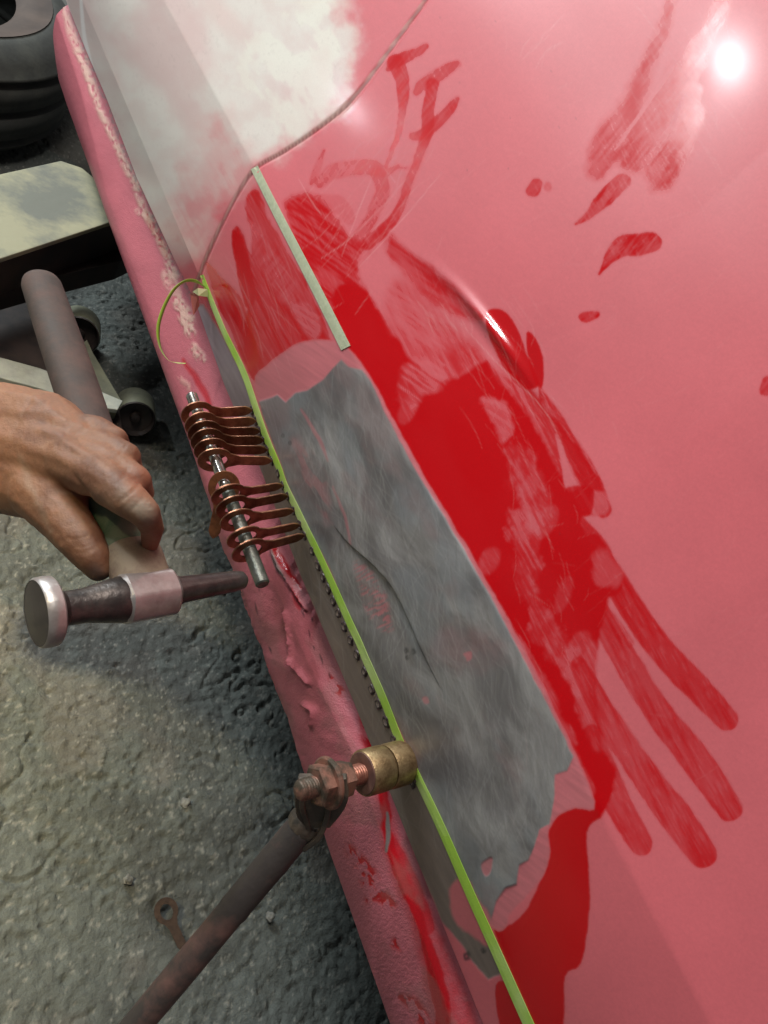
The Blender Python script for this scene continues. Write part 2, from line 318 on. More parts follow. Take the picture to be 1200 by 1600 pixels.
# -- white primer on the front door
WHT = np.zeros((CH, CW), np.float32)
gap = [(700, -60), (668, -4), (628, 52), (590, 105), (560, 145), (535, 172), (505, 196), (480, 214), (440, 240), (400, 264), (374, 300), (350, 345), (328, 392), (312, 432), (300, 470), (285, 510)]
pile(WHT, streaked(poly([(60, -320), (520, -320), (535, 0), (552, 60), (552, 120), (530, 160), (480, 208), (400, 258), (372, 292), (340, 320), (330, 350), (290, 400), (230, 380), (150, 230), (90, 110), (70, 0)], 26, 44), .08, MOT, .3, .6), .95)
wipe(WHT, streaked(poly([(330, 190), (365, 230), (395, 262), (350, 330), (310, 400), (270, 400), (250, 350), (300, 260)], 40, 60), .45, MOT * .8 + ST1 * .2, .35, .65), .72)
wipe(WHT, streaked(poly([(285, -100), (330, -20), (400, 60), (360, 60), (310, 0)], 12, 20), .5, MOT), .18)
# -- sill: red flakes, pale filler, bare scratches
SR = np.zeros((CH, CW), np.float32); FIL = np.zeros((CH, CW), np.float32); GRY = np.zeros((CH, CW), np.float32); TORN = np.zeros((CH, CW), np.float32)
SPK = fbr(RS, XX, YY, 7, 65, 1.6, 4, 83)
for pts, op in (([(424, 848, 4), (436, 872, 6), (452, 896, 4), (470, 920, 2)], .95), ([(458, 905, 2), (462, 935, 6), (468, 950, 3)], .6), ([(286, 560, 2), (306, 590, 5), (324, 622, 5), (330, 650, 2)], .7), ([(575, 1120, 3), (590, 1180, 8), (598, 1240, 8), (606, 1300, 7), (622, 1360, 8), (645, 1410, 8), (660, 1455, 7), (674, 1500, 10), (688, 1560, 12), (694, 1620, 11)], .97),
                ([(600, 1290, 6), (626, 1350, 14), (652, 1410, 14), (668, 1450, 10)], .7), ([(228, 330, 3), (238, 352, 5), (262, 400, 3)], .6)):
    pile(SR, stroke(pts, 2.5, 8), op)
for pts, op in (([(545, 1000, 8), (560, 1060, 14), (578, 1120, 14), (590, 1200, 12)], 1), ([(545, 1325, 6), (570, 1360, 12), (590, 1395, 12), (612, 1410, 9)], 1), ([(588, 1400, 5), (575, 1405, 6)], 1), ([(620, 1475, 8), (626, 1480, 6)], 1), ([(628, 1560, 6), (650, 1575, 10), (668, 1610, 8)], 1), ([(520, 1060, 6), (530, 1080, 8)], 1), ([(470, 1210, 4), (520, 1300, 5)], .6)):
    s, m = stroke(pts, 6, 8); m = m * ss(SPK[s], .47, .53); pile(SR, (s, m), op)
s, m = poly([(560, 1120), (600, 1220), (640, 1350), (700, 1480), (760, 1640), (700, 1660), (640, 1440), (600, 1330)], 8, 10); pile(SR, (s, m * (.6 + .4 * ss(MOT[s], .4, .6))), .62)
CR = fbm(XX, YY, 5, 0, 1, 4, 91)
for pts, op in (([(92, -10, 4), (112, 50, 6), (132, 100, 7), (150, 150, 5)], .7), ([(120, 80, 4), (165, 190, 5), (200, 265, 6), (215, 300, 6), (236, 350, 5), (262, 400, 6), (272, 430, 7)], .95), ([(215, 330, 4), (240, 342, 5)], .9), ([(278, 470, 9), (292, 500, 12), (298, 520, 8)], .95), ([(302, 545, 8), (316, 560, 7)], .9), ([(262, 430, 10), (275, 460, 10)], .6), ([(280, 590, 4), (296, 606, 5)], .5)):
    s, m = stroke(pts, 4, 8); pile(FIL, (s, m * ss(CR[s], .3, .52)), op)
pile(GRY, stroke([(604, 1270, 2), (607, 1300, 4), (604, 1330, 2)], 1.5, 3), .9); pile(GRY, stroke([(424, 860, 1), (432, 885, 3), (446, 906, 1)], 1.5, 3), .8)
s, D, S, T = dist([(100, -40), (135, 80), (165, 150), (215, 280), (275, 410), (310, 480)], pad=30)
GRY[s] = np.maximum(GRY[s], ss(fbm(XX[s], YY[s], 4, o=3, seed=4), .5, .6) * (1 - ss(D, 3, 9)) * .6)
for pts in ([(372, 915, 3), (384, 950, 4), (396, 985, 4), (412, 1030, 4), (430, 1085, 4), (450, 1140, 4), (470, 1200, 4)],):
    s, m = stroke(pts, 4, 10); pile(SR, (s, m * ss(SPK[s], .46, .54)), .8); pile(TORN, (s, m * ss(CR[s], .5, .56)), .8)
for x0, y0, dx_, dy_ in ((470, 952, 5, 12), (482, 985, 3, 12), (486, 965, 2, 8), (500, 1022, 6, 16), (514, 1052, 2, 8), (402, 905, 3, 20), (398, 940, 4, 18), (420, 1010, 4, 10), (396, 880, 6, 10), (490, 1010, 2, 6)):
    pile(TORN, stroke([(x0, y0, .5), (x0 + dx_ * .6, y0 + dy_ * .5, 1.3), (x0 + dx_, y0 + dy_, .4)], 1.2, 6), .9)
# -- burnt spots, dent line
DRK = np.zeros((CH, CW), np.float32)
for (x, y, r) in ((633, 1016, 2.6), (643, 1018, 2.2), (637, 1028, 2.4), (730, 1494, 5), (752, 1482, 3)):
    s, m = stroke([(x - 1, y - 2, r), (x + 1, y + 2, r)], 2.6, 16); pile(DRK, (s, m), .85); wipe(DRK, stroke([(x, y, r * .3), (x, y + 1, r * .3)], 1, 8), .5)
for (x, y, r) in ((442, 680, 2.6), (453, 692, 2.6)): pile(DRK, stroke([(x, y, r), (x, y + 1, r)], .8, 1), .6); wipe(DRK, stroke([(x, y, 1), (x, y + 1, 1)], .8, 1), .9)
for a in range(26):
    x = 575 + 330 * rng.random(); y = 20 + 1300 * rng.random() ** 1.3
    if x > 650 + y * .2: pile(DRK, stroke([(x, y, .7), (x + 1, y + 1, .7)], .8, 1), .5)
pile(DRK, stroke([(546, 850, .6), (580, 880, 1), (612, 915, 1.3), (634, 960, 1.3), (652, 1000, 1.3), (672, 1050, .6)], 2, 2), .22)
# -- fine scratches (pale)
SWL = np.zeros((CH, CW), np.float32); SWD = np.zeros((CH, CW), np.float32)
for k in range(1500):
    t = rng.random(); cx_ = 470 + 330 * t + rng.normal(0, 70); cy_ = 610 + 700 * t + rng.normal(0, 60); r_ = 70 + 190 * rng.random(); a0_ = rng.normal(-.5, .35) + (3.14 if rng.random() < .3 else 0); da_ = (20 + 60 * rng.random()) / r_ / 2; cx_ -= r_ * math.cos(a0_); cy_ -= 1.3 * r_ * math.sin(a0_)
    arc = [(cx_ + r_ * math.cos(a0_ + da_ * q) , cy_ + 1.3 * r_ * math.sin(a0_ + da_ * q), .25 + .3 * (q == 1)) for q in (0, 1, 2)]
    pile(SWL if k % 2 else SWD, stroke(arc, .9, 0, 4), .2 + .3 * rng.random())
SCR = np.zeros((CH, CW), np.float32)
def scratches(n, cx, cy, sx, sy, ang, da, ln, op, wd=.55):
    for _ in range(n):
        x = rng.normal(cx, sx); y = rng.normal(cy, sy); a = math.radians(rng.normal(ang, da)); l = ln * (.4 + rng.random()) / 2; c = rng.normal(0, .12) * l
        dx, dy = math.cos(a) * l, math.sin(a) * l
        pile(SCR, stroke([(x - dx, y - dy, .2), (x + dy * .1 + c, y + c, wd), (x + dx, y + dy, .2)], .9, 0, 4), op * (.4 + .6 * rng.random()))
scratches(26, 560, 330, 35, 60, -55, 9, 90, .4); scratches(14, 640, 250, 30, 60, -62, 8, 70, .3); scratches(30, 690, 500, 22, 12, 58, 6, 34, .45)
scratches(26, 400, 470, 30, 50, 65, 8, 80, .35); scratches(12, 470, 400, 30, 50, 60, 10, 70, .25); scratches(26, 800, 600, 40, 60, 60, 8, 70, .3); scratches(40, 850, 850, 40, 130, 72, 14, 50, .25)
scratches(18, 1090, 190, 40, 50, 55, 6, 70, .3); scratches(14, 1060, 60, 40, 40, 60, 8, 60, .3); scratches(8, 850, 70, 12, 18, -48, 5, 50, .3); scratches(20, 830, 700, 20, 50, 60, 9, 40, .25)
for pts in ([(640, 276, .4), (590, 330, .8), (540, 378, .8), (502, 404, .4)], [(600, 262, .4), (618, 285, .9)], [(690, 270, .4), (640, 330, .7), (560, 420, .5)], [(588, 262, .3), (560, 330, .6), (534, 400, .4)], [(720, 505, .3), (770, 560, .8), (850, 640, .8), (880, 700, .3)], [(466, 280, .5), (490, 320, 1.), (502, 336, .5)]): pile(SCR, stroke(pts, .9, 2), .5)

for k in range(420):                      # faint sanding marks over the whole panel
    x = 520 + 680 * rng.random(); y = 1600 * rng.random()
    if x < 420 + y * .5: continue
    a_ = math.radians(rng.normal(-35, 22)); l_ = 15 + 60 * rng.random()
    pile(SCR, stroke([(x, y, .2), (x + math.cos(a_) * l_ / 2 + 3, y + math.sin(a_) * l_ / 2, .45), (x + math.cos(a_) * l_, y + math.sin(a_) * l_, .2)], .9, 0, 3), .05 + .13 * rng.random() ** 2)
# -- compose the paint colours
def C3(*c): return np.array(c, np.float32)
PK = C3(.60, .128, .150); RD = C3(.50, .0, .003); WH = C3(.68, .655, .60)
col = np.empty((CH, CW, 3), np.float32)
tone = (.88 + .16 * fbm(XX, YY, 120, 60, 1.5, 4, 5) + .08 * fbm(XX, YY, 3, 30, 2, 2, 507))[..., None]
col[:] = PK * tone
col = col * (1 - WHT[..., None]) + (WH * (.93 + .12 * MOT[..., None])) * WHT[..., None]
cl = (WHT * .5 * ss(fbm(XX, YY, 110, 60, 1.8, 5, 301), .42, .68))[..., None]; col = col * (1 - cl) + C3(.60, .36, .36) * cl
cl = (WHT * .5 * ss(fbm(XX, YY, 60, 60, 1.6, 5, 302), .52, .6) * ss(XX + .0 * YY, 260, 420))[..., None]; col = col * (1 - cl) + C3(.74, .74, .64) * cl
cl = (WHT * .12 * ss(fbm(XX, YY, 4, 0, 1, 2, 303), .66, .74) * ss(MOT, .5, .6))[..., None]; col = col * (1 - cl) + C3(.30, .22, .20) * cl
FG = fbm(XX, YY, 2.4, 62, 8, 2, 501)
RED *= 1 - .22 * ss(FG, .5, .8) * (1 - ss(RED, .85, .97))
dust = .008 * ss(fbm(XX, YY, 70, 60, 1.8, 4, 503), .4, .75)
rr = np.clip(RED - dust * 2, 0, 1)[..., None]
col = col * (1 - rr) + RD * rr
dull = C3(.52, .15, .17)
pk = PINK[..., None] * (1 - MET[..., None])
col = col * (1 - pk) + (dull * (.8 + .4 * ST2[..., None])) * pk
mt = MET[..., None]
QX = XX + 100 * (fbr(RM, XX, YY, 150, o=3, seed=311) - .5); QY = YY + 110 * (fbr(RM, XX, YY, 170, o=3, seed=312) - .5)
SW1 = fbr(RM, QX, QY, 22, 58, 3.2, 5, 313); SW2 = fbr(RM, QX, QY, 9, 80, 5, 4, 314)
m1 = ss(fbr(RM, QX, QY, 60, 55, 2.2, 5, 315), .34, .68)[..., None]; m2 = ss(SW1 * .6 + SW2 * .4, .38, .62)[..., None]
mcol = C3(.165, .165, .165) * (1 - m1) + C3(.29, .29, .285) * m1
mcol = mcol * (.86 + .28 * m2) * (.87 + .26 * fbr(RM, QX, QY, 1.8, 66, 9, 2, 13)[..., None])
blue = ss(fbr(RM, XX, YY, 55, 70, 2.2, 3, 21), .52, .72)[..., None]; mcol = mcol * (1 - .4 * blue) + C3(.24, .28, .30) * .4 * blue
rosy = ss(fbr(RM, XX, YY, 48, 60, 2, 4, 23), .5, .72)[..., None]; mcol = mcol * (1 - .42 * rosy) + C3(.27, .18, .175) * .42 * rosy
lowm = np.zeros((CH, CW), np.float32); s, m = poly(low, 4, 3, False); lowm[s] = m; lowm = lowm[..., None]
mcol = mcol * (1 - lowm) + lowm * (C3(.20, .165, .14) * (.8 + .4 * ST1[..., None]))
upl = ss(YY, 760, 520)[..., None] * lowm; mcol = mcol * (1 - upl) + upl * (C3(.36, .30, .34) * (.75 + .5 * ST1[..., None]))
sl = SWL[..., None] * .5; mcol = mcol * (1 - sl) + C3(.48, .48, .47) * sl; sl = SWD[..., None] * .5; mcol = mcol * (1 - sl) + C3(.10, .10, .10) * sl
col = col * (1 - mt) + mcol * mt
sc = (SCR * .55)[..., None]; col = col * (1 - sc) + C3(.75, .45, .45) * sc
dk = DRK[..., None]; col = col * (1 - .9 * dk) + C3(.02, .018, .02) * .9 * dk
rough = .40 - .02 * tone[..., 0] + 0 * RED
rough = rough * (1 - RED) + .16 * RED
rough = rough * (1 - WHT) + .30 * WHT
rough = np.maximum(rough, SCR * .4); rough = rough * (1 - PINK * .9) + .5 * PINK * .9
rough = rough * (1 - MET) + (.36 + .2 * MOT) * MET
metal = MET * .30
hem_glint = np.zeros((CH, CW), np.float32)  # painted highlight along the door's lower edge and the upper gap edge
pile(hem_glint, stroke([(112, -80, 2.5), (126, 0, 2.5), (131, 50, 3), (139, 90, 3), (152, 128, 2.5), (172, 175, 1.5), (215, 282, 1.)], 1.5, 2), .8)
pile(hem_glint, stroke([(669, -4, 1), (628, 52, 2), (590, 105, 2.2), (560, 145, 1.6), (500, 198, 1)], 1.5, 2), .5)
hm = hem_glint[..., None]; col = col * (1 - hm) + C3(.85, .82, .80) * hm
# sill colours
scol = np.empty_like(col); scol[:] = C3(.46, .12, .15) * (.85 + .3 * MOT[..., None])
srr = SR[..., None]; scol = scol * (1 - srr) + C3(.42, .004, .01) * srr
brn = (ss(fbr(RS, XX, YY, 40, 65, 2, 4, 7), .52, .7) * ss(YY, 850, 1000) * .4)[..., None]; scol = scol * (1 - brn) + C3(.24, .12, .11) * brn
fl = FIL[..., None] * .45; scol = scol * (1 - fl) + C3(.72, .66, .48) * fl
gr = GRY[..., None]; scol = scol * (1 - gr) + C3(.16, .17, .16) * gr
tn = TORN[..., None]; scol = scol * (1 - tn * .9) + C3(.03, .012, .014) * tn * .9
srough = .5 * (1 - SR) + .17 * SR + .2 * FIL
def sample(A, px, py):
    x = np.clip(px + MG, 0, CW - 1.01); y = np.clip(py + MG, 0, CH - 1.01); ix = x.astype(int); iy = y.astype(int); fx = x - ix; fy = y - iy
    if A.ndim == 3: fx = fx[..., None]; fy = fy[..., None]
    return (A[iy, ix] * (1 - fx) + A[iy, ix + 1] * fx) * (1 - fy) + (A[iy + 1, ix] * (1 - fx) + A[iy + 1, ix + 1] * fx) * fy

# ------------------------------------------------------------------ car body shape
def feature(pts, x):
    P = np.array([onx(px, py, x) for px, py in pts]); o = np.argsort(P[:, 1]); P = P[o]
    def f(Y):
        z = np.interp(Y, P[:, 1], P[:, 2]); return z
    return f
g0 = feature([(135, 80), (165, 150), (215, 280), (275, 410), (305, 470), (350, 600), (410, 740), (470, 900), (550, 1090), (610, 1240), (690, 1440), (755, 1600)], .008)
g1 = feature([(312, 432), (345, 510), (398, 634), (436, 733), (478, 826), (526, 932), (586, 1060), (637, 1172), (694, 1312), (734, 1403), (817, 1590)], .0)
g2 = feature([(400, 265), (470, 400), (545, 545), (640, 722), (760, 920), (860, 1110), (920, 1240), (1110, 1600)], .0)
s0 = feature([(62, 35), (105, 165), (190, 400), (300, 700), (350, 858), (378, 930), (398, 985), (430, 1080), (470, 1190), (515, 1330), (610, 1600)], .020)
s1 = feature([(80, 0), (125, 140), (165, 300), (232, 480), (322, 720), (400, 870), (470, 1010), (560, 1200), (605, 1330), (665, 1480), (705, 1600)], .008)
pyr = np.arange(1790, -230, -1.75)
Yr = np.array([onx(600, py, 0)[1] for py in pyr])
crl = lambda py: 400 + (py - 265) * .533
Yr = np.array([onx(crl(py), py, 0)[1] for py in pyr])
Yr = np.concatenate([np.linspace(-.80, Yr[0], 60)[:-1], Yr])                 # the side runs on past the frame
NR = len(Yr)
Z0, Z1, Z2 = g0(Yr), g1(Yr), g2(Yr)
k0, k1, k2 = 90, 190, 560
t0 = np.linspace(0, 1, k0)[None, :]; t1 = np.linspace(0, 1, k1)[None, 1:]; t2 = np.linspace(0, 1, k2)[None, 1:]
ret = np.array([[.030, .012], [.022, .004], [.014, .0], [.010, -.0006]])       # hem folded back behind the lower edge
Zp = [Z0[:, None] + ret[None, :, 1], Z0[:, None] + (Z1 - Z0)[:, None] * t0, Z1[:, None] + (Z2 - Z1)[:, None] * t1, Z2[:, None] + .36 * t2]
Xp = [np.repeat(ret[None, :, 0], NR, 0), np.repeat(.008 * (1 - t0) ** 1.0, NR, 0), np.repeat(-.0035 * np.sin(t1 * math.pi), NR, 0), np.repeat(.0 + .105 * t2 - .012 * t2 ** 2 + .0 * t2, NR, 0)]
Zp = np.concatenate(Zp, 1); Xp = np.concatenate(Xp, 1)
for _ in range(5):                                                            # soften the folds
    Xp[:, 5:-1] = Xp[:, 5:-1] * .5 + .25 * (Xp[:, 4:-2] + Xp[:, 6:])
P = np.stack([Xp, np.repeat(Yr[:, None], Xp.shape[1], 1), Zp], -1)
# relief of the sheet metal (mm), mapped on the panel
REL = np.zeros((CH, CW), np.float32)
s, D, S, T = dist([(575, 330), (610, 366), (660, 400), (715, 448), (765, 508), (812, 570), (855, 628), (885, 690)], pad=170)
fade = np.exp(-((T - .56) / .24) ** 2)
left = (S < 0)
REL[s] += np.where(left, 1.5 * ss(D, 0, 26) * (1 - ss(D, 26, 165)), 0) * fade
REL[s] += -1.45 * np.exp(-(D / 9) ** 2) * np.exp(-((T - .56) / .15) ** 2)
s, D, S, T = dist([(520, 820), (545, 850), (582, 882), (614, 918), (636, 962), (656, 1010), (690, 1080)], pad=90)
REL[s] += (np.where(S > 0, -1.0 * np.exp(-(D / 26) ** 2), 1.3 * np.exp(-(D / 24) ** 2))) * np.sin(T * math.pi)
s, D, S, T = dist([(470, 640), (540, 700), (600, 800), (680, 930)], pad=80); REL[s] += 1.1 * np.exp(-(D / 24) ** 2) * np.sin(T * math.pi)
s, D, S, T = dist([(545, 930), (590, 1000), (640, 1090), (690, 1130)], pad=70); REL[s] -= 1.0 * np.exp(-(D / 20) ** 2) * np.sin(T * math.pi)
REL += MET * (fbr(RM, XX, YY, 110, 60, 1.6, 2, 3) - .5) * 1.6
REL += (fbm(XX, YY, 260, 60, 1.5, 2, 9) - .5) * 2.0
GAPD = np.full((CH, CW), 999., np.float32); GAPS = np.ones((CH, CW), np.float32)
s, D, S, T = dist(gap, n=8, pad=420); GAPD[s] = D; GAPS[s] = S
# the door lies to the upper left of the gap
left_of = sdf([(700, -320), (700, -60)] + gap[1:] + [(285, 510), (-320, 510), (-320, -320)], XX[::4, ::4], YY[::4, ::4])
DOORM = np.repeat(np.repeat(left_of, 4, 0), 4, 1)[:CH, :CW]
px, py, dd = proj(P.reshape(-1, 3)); px = px.reshape(P.shape[:2]); py = py.reshape(P.shape[:2])
gd = sample(GAPD, px, py)
dx = sample(REL, px, py) * .001 + .0016 * (1 - ss(gd, .4, 4.6))
dx[:, :5] = 0
P[..., 0] += dx
px, py, dd = proj(P.reshape(-1, 3)); px = px.reshape(P.shape[:2]); py = py.reshape(P.shape[:2])
gd = sample(GAPD, px, py)
isdoor = sample(DOORM, px, py) < 0
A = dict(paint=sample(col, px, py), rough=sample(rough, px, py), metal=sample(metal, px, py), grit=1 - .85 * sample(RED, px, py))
gsd = sample(GAPD * GAPS, px, py); gl = (1 - ss(np.abs(gsd + 2.2), .6, 2.2)) * (gd < 8); A['paint'] = A['paint'] * (1 - .6 * gl[..., None]) + np.array([.75, .5, .45], np.float32) * (.6 * gl[..., None])  # pale highlight line painted along one side of the gap
gi = (1 - ss(gd, .6, 2.4))[..., None]; A['paint'] = A['paint'] * (1 - gi * .45) + np.array([.30, .10, .11], np.float32) * gi * .45
kd = isdoor[:-1, :-1] | isdoor[1:, 1:]

M_body = attr_mat('sanded_car_paint', .05, 2600, .07, coat=.22)
car = empty('car', (0, 0.2, 0.25))
tag(car, 'red car side with sanded pink paint, a bare metal patch and a white primed door', 'car')
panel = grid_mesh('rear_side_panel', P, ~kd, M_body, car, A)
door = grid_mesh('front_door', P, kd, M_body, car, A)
door['label'] = 'white primed door at the upper left, past the thin gap'
# sill
Zs0, Zs1 = s0(Yr), s1(Yr); n1, n2 = 110, 110
ends = ss(Yr, .98, 1.08)
a1 = np.linspace(0, 1, n1)[None, :]; a2 = np.linspace(0, 1, n2)[None, 1:]
inn = Z0 + .012
XS = np.concatenate([np.repeat(np.array([[.07, .04, .0225]]), NR, 0), np.repeat(.020 - .012 * a1 - .004 * np.sin(a1 * math.pi), NR, 0), np.repeat(.008 + .030 * a2 ** 1.25, NR, 0)], 1)
ZS = np.concatenate([Zs0[:, None] + np.array([[.012, .002, -.0005]]), Zs0[:, None] + (Zs1 - Zs0)[:, None] * a1, Zs1[:, None] + (inn - Zs1)[:, None] * a2], 1)
for _ in range(8): XS[:, 4:-1] = XS[:, 4:-1] * .5 + .25 * (XS[:, 3:-2] + XS[:, 5:])
PS = np.stack([XS, np.repeat(Yr[:, None], XS.shape[1], 1), ZS], -1)
SREL = (fbr(RS, XX, YY, 3.6, 0, 1, 2, 101) - .5) * .26 * (1 - .9 * SR) + FIL * fbr(RS, XX, YY, 6, 0, 1, 4, 103) * 1.5 + (fbr(RS, XX, YY, 40, 60, 1.5, 3, 104) - .5) * 3 * ss(YY, 640, 900)[...] * (1 - ss(YY, 1150, 1300))
# torn, buckled flakes
for pts in ([(452, 1035, 1), (468, 1050, 1), (482, 1066, 1)], [(478, 1105, 1), (490, 1112, 1), (486, 1130, 1)], [(440, 960, 1), (448, 1000, 1), (455, 1035, 1)], [(424, 850, 1), (440, 890, 1), (480, 950, 1)], [(336, 720, 1), (345, 760, 1), (340, 800, 1)]):
    s, D, S, T = dist([p[:2] for p in pts], pad=26)
    SREL[s] += np.where(S > 0, 3.2, -1.5) * np.exp(-(D / 6) ** 2) * (.6 + .8 * CR[s])
s, D, S, T = dist([(395, 905), (430, 930), (440, 990), (425, 1030)], pad=60); SREL[s] -= 3.0 * np.exp(-(D / 20) ** 2) * np.sin(T * math.pi)
qx, qy, dd = proj(PS.reshape(-1, 3)); qx = qx.reshape(PS.shape[:2]); qy = qy.reshape(PS.shape[:2])
rel = sample(SREL, qx, qy); rel[:, :3] = 0
PS[..., 0] -= rel * .001
ew = (np.array([vnoise(Yr * 1000, Yr * 0, w, seed=5) for w in (23, 9, 4)]) * np.array([[.0035], [.002], [.0012]])).sum(0) - .0033
ew *= 1.5 * ss(Yr, -.06, .0) * (1 - ss(Yr, .12, .2)) + ss(Yr, .12, .2) * .12 + .05
PS[:, :30, 2] += (ew[:, None] * np.linspace(1, 0, 30)[None, :])
tip = ss(Yr, .93, 1.06)                                                      # the far end of the sill is cut off at a slant
PS[:, :n1 + 3, 2] += (tip[:, None] * .05 * np.concatenate([np.ones(3), np.linspace(1, 0, n1)])[None, :] ** 1)
qx, qy, dd = proj(PS.reshape(-1, 3)); qx = qx.reshape(PS.shape[:2]); qy = qy.reshape(PS.shape[:2])
AS = dict(paint=sample(scol, qx, qy), rough=sample(srough, qx, qy), metal=0 * qx, grit=1.6 - 1.2 * sample(SR, qx, qy))
keeps = np.ones((PS.shape[0] - 1, PS.shape[1] - 1), bool); keeps[Yr[:-1] > 1.30] = False
M_sill = attr_mat('stone_chip_paint', .30, 900, .14)
sill = grid_mesh('sill', PS, keeps, M_sill, car, AS)
sill['label'] = 'pink textured sill along the bottom of the car'
# bodywork continuing above the frame, and the inner part behind and below so nothing shows through
top = P[::20, -1]; rows = [[(q[0] + dx_, q[1], q[2] + dz_) for dx_, dz_ in ((-.0005, -.002), (.03, .10), (.07, .20), (.14, .32), (.45, .42), (.9, .44))] for q in top]
grid_mesh('upper_side', np.array(rows), None, mat('upper_pink_paint', (.54, .118, .145), .4), car)
M_in = mat('underbody_paint', (.05, .02, .022), .7, bump=.3)
yA, yB = float(Yr.min()), float(min(Yr.max(), 1.3))
prism('underbody', [(.07, yA, .205), (.07, yB, .205), (.55, yB, .205), (.55, yA, .205)], np.array([0, 0, .06]), M_in, car, .002)

# surface lookup: photo pixel -> point and outward normal on the panel
FP = P.reshape(-1, 3); fpx = px.ravel(); fpy = py.ravel(); NCc = P.shape[1]
def surf(x, y):
    d2 = (fpx - x) ** 2 + (fpy - y) ** 2; d2.reshape(P.shape[:2])[:, :4] = 1e9
    i = int(np.argmin(d2)); r, c = divmod(i, NCc); r = min(max(r, 3), NR - 4); c = min(max(c, 7), NCc - 4)
    n = np.cross(P[r + 3, c] - P[r - 3, c], P[r, c + 3] - P[r, c - 3]); n /= np.linalg.norm(n)
    if n[0] > 0: n = -n
    # refine inside the cell along the ray
    p = P[r, c]; rr_ = ray(x, y); t = ((p - CAM) @ n) / (rr_ @ n); return CAM + rr_ * t, n

# ------------------------------------------------------------------ tapes
def ribbon_on(name, L, R, m, parent=None, lift=.0004, cols=4):
    Lp, Rp = spl(L, 6), spl(R, 6); rows = []
    for a, b in zip(Lp, Rp):
        row = []
        for k in range(cols + 1):
            q = a + (b - a) * k / cols; p, n = surf(*q); row.append(p + n * lift)
        rows.append(row)
    G = np.array(rows)
    for _ in range(2): G[1:-1] = G[1:-1] * .5 + .25 * (G[:-2] + G[2:])
    o = grid_mesh(name, G, None, m, parent)
    sd = o.modifiers.new('thick', 'SOLIDIFY'); sd.thickness = .0002; sd.offset = 0
    return o
M_green = mat('green_fine_line_tape', (.34, .56, .06), .42, col2=(.46, .60, .20), nscale=16, lo=.42, hi=.6, bump=.15, bscale=900)
M_cream = mat('pale_masking_tape', (.38, .42, .28), .65, col2=(.46, .49, .34), nscale=300, bump=.35, bscale=1500)
gc = [(316, 430, 2.6), (327, 460, 3.6), (351, 520, 4.2), (381, 580, 4.6), (400.5, 638, 4.6), (417, 685, 4.6), (436, 730, 4.6), (445, 757, 4.6), (463, 793, 4.8), (479, 826, 4.8), (493, 854, 4.9), (508, 886, 5), (524, 921, 5.2), (540, 957, 5.2), (560, 1000, 5.4), (571, 1027, 5.6), (597, 1085, 5.8), (624, 1155, 6), (639, 1185, 6.2), (654, 1217, 6.3), (676, 1262, 6.6), (701, 1317, 6.8), (738.5, 1403, 7.2), (778, 1490, 7.8), (821, 1587, 8.4), (864, 1680, 9)]
gl_ = spl(gc, 5); wig = np.array([vnoise(np.arange(len(gl_)) * 1.0, np.zeros(len(gl_)), 2.2, seed=3)])[0]
Lg = [(a[0] - a[2] * .93 + 2.2 * (w - .5) * (620 < a[1] < 1240), a[1] + a[2] * .3) for a, w in zip(gl_, wig)]; Rg = [(a[0] + a[2] * .93, a[1] - a[2] * .3) for a in gl_]
def ribbon_pts(name, Lp, Rp, m, lift=.0004, cols=3):
    G = np.array([[(lambda pn: pn[0] + pn[1] * lift)(surf(*(np.array(a) + (np.array(b) - np.array(a)) * k / cols))) for k in range(cols + 1)] for a, b in zip(Lp, Rp)])
    for _ in range(3): G[1:-1] = G[1:-1] * .5 + .25 * (G[:-2] + G[2:])
    o = grid_mesh(name, G, None, m); o.data.polygons.foreach_set('use_smooth', [False] * len(o.data.polygons)); sd = o.modifiers.new('thick', 'SOLIDIFY'); sd.thickness = .0002; sd.offset = 0; return o
tg = empty('green_tape', tuple(surf(600, 1075)[0]))
o = ribbon_pts('tape_strip', Lg, Rg, M_green); o.parent = tg; o.matrix_parent_inverse = Matrix.Translation(-tg.location)
tag(tg, 'long narrow lime green tape line running along the row of weld dots', 'tape')
cc = spl([(398, 262, 6), (430, 326, 6.5), (462, 388, 7), (500, 462, 7.5), (541, 544, 8)], 8)
o = ribbon_pts('masking_tape', [(a[0] - a[2] * .9, a[1] + a[2] * .45) for a in cc], [(a[0] + a[2] * .9, a[1] - a[2] * .45) for a in cc], M_cream)
tag(o, 'short pale cream tape strip on the crease above the bare metal', 'tape')
# loose curled end of the green tape
cp = spl([(322, 450, 0), (308, 440, -.004), (290, 439, -.010), (272, 452, -.016), (256, 480, -.02), (247, 512, -.022), (250, 542, -.02), (262, 562, -.016), (276, 567, -.012), (290, 568, -.008)], 6)
dep0 = proj(surf(322, 450)[0][None])[2][0]; V = []; Fc = []
for i, c in enumerate(cp):
    t = i / (len(cp) - 1); c0 = at(c[0], c[1], dep0 - .006 + c[2])
    tn = cp[min(i + 1, len(cp) - 1)][:2] - cp[max(i - 1, 0)][:2]; tn /= np.linalg.norm(tn)
    side = RT * (-tn[1]) * -1 + UP * (tn[0]) * -1
    tw = 1.0 + 1.1 * math.sin(t * 3.1); w = .0028 * (1 - .35 * t) * (.5 if t > .93 else 1)
    dr = side * -math.cos(tw * .9) + FW * math.sin(tw * .9)
    V += [c0 - dr * w, c0 + dr * w]
for i in range(len(cp) - 1): Fc.append((2 * i, 2 * i + 1, 2 * i + 3, 2 * i + 2))
o = mesh('loose_end', V, Fc, M_green, tg); sd = o.modifiers.new('thick', 'SOLIDIFY'); sd.thickness = .00018
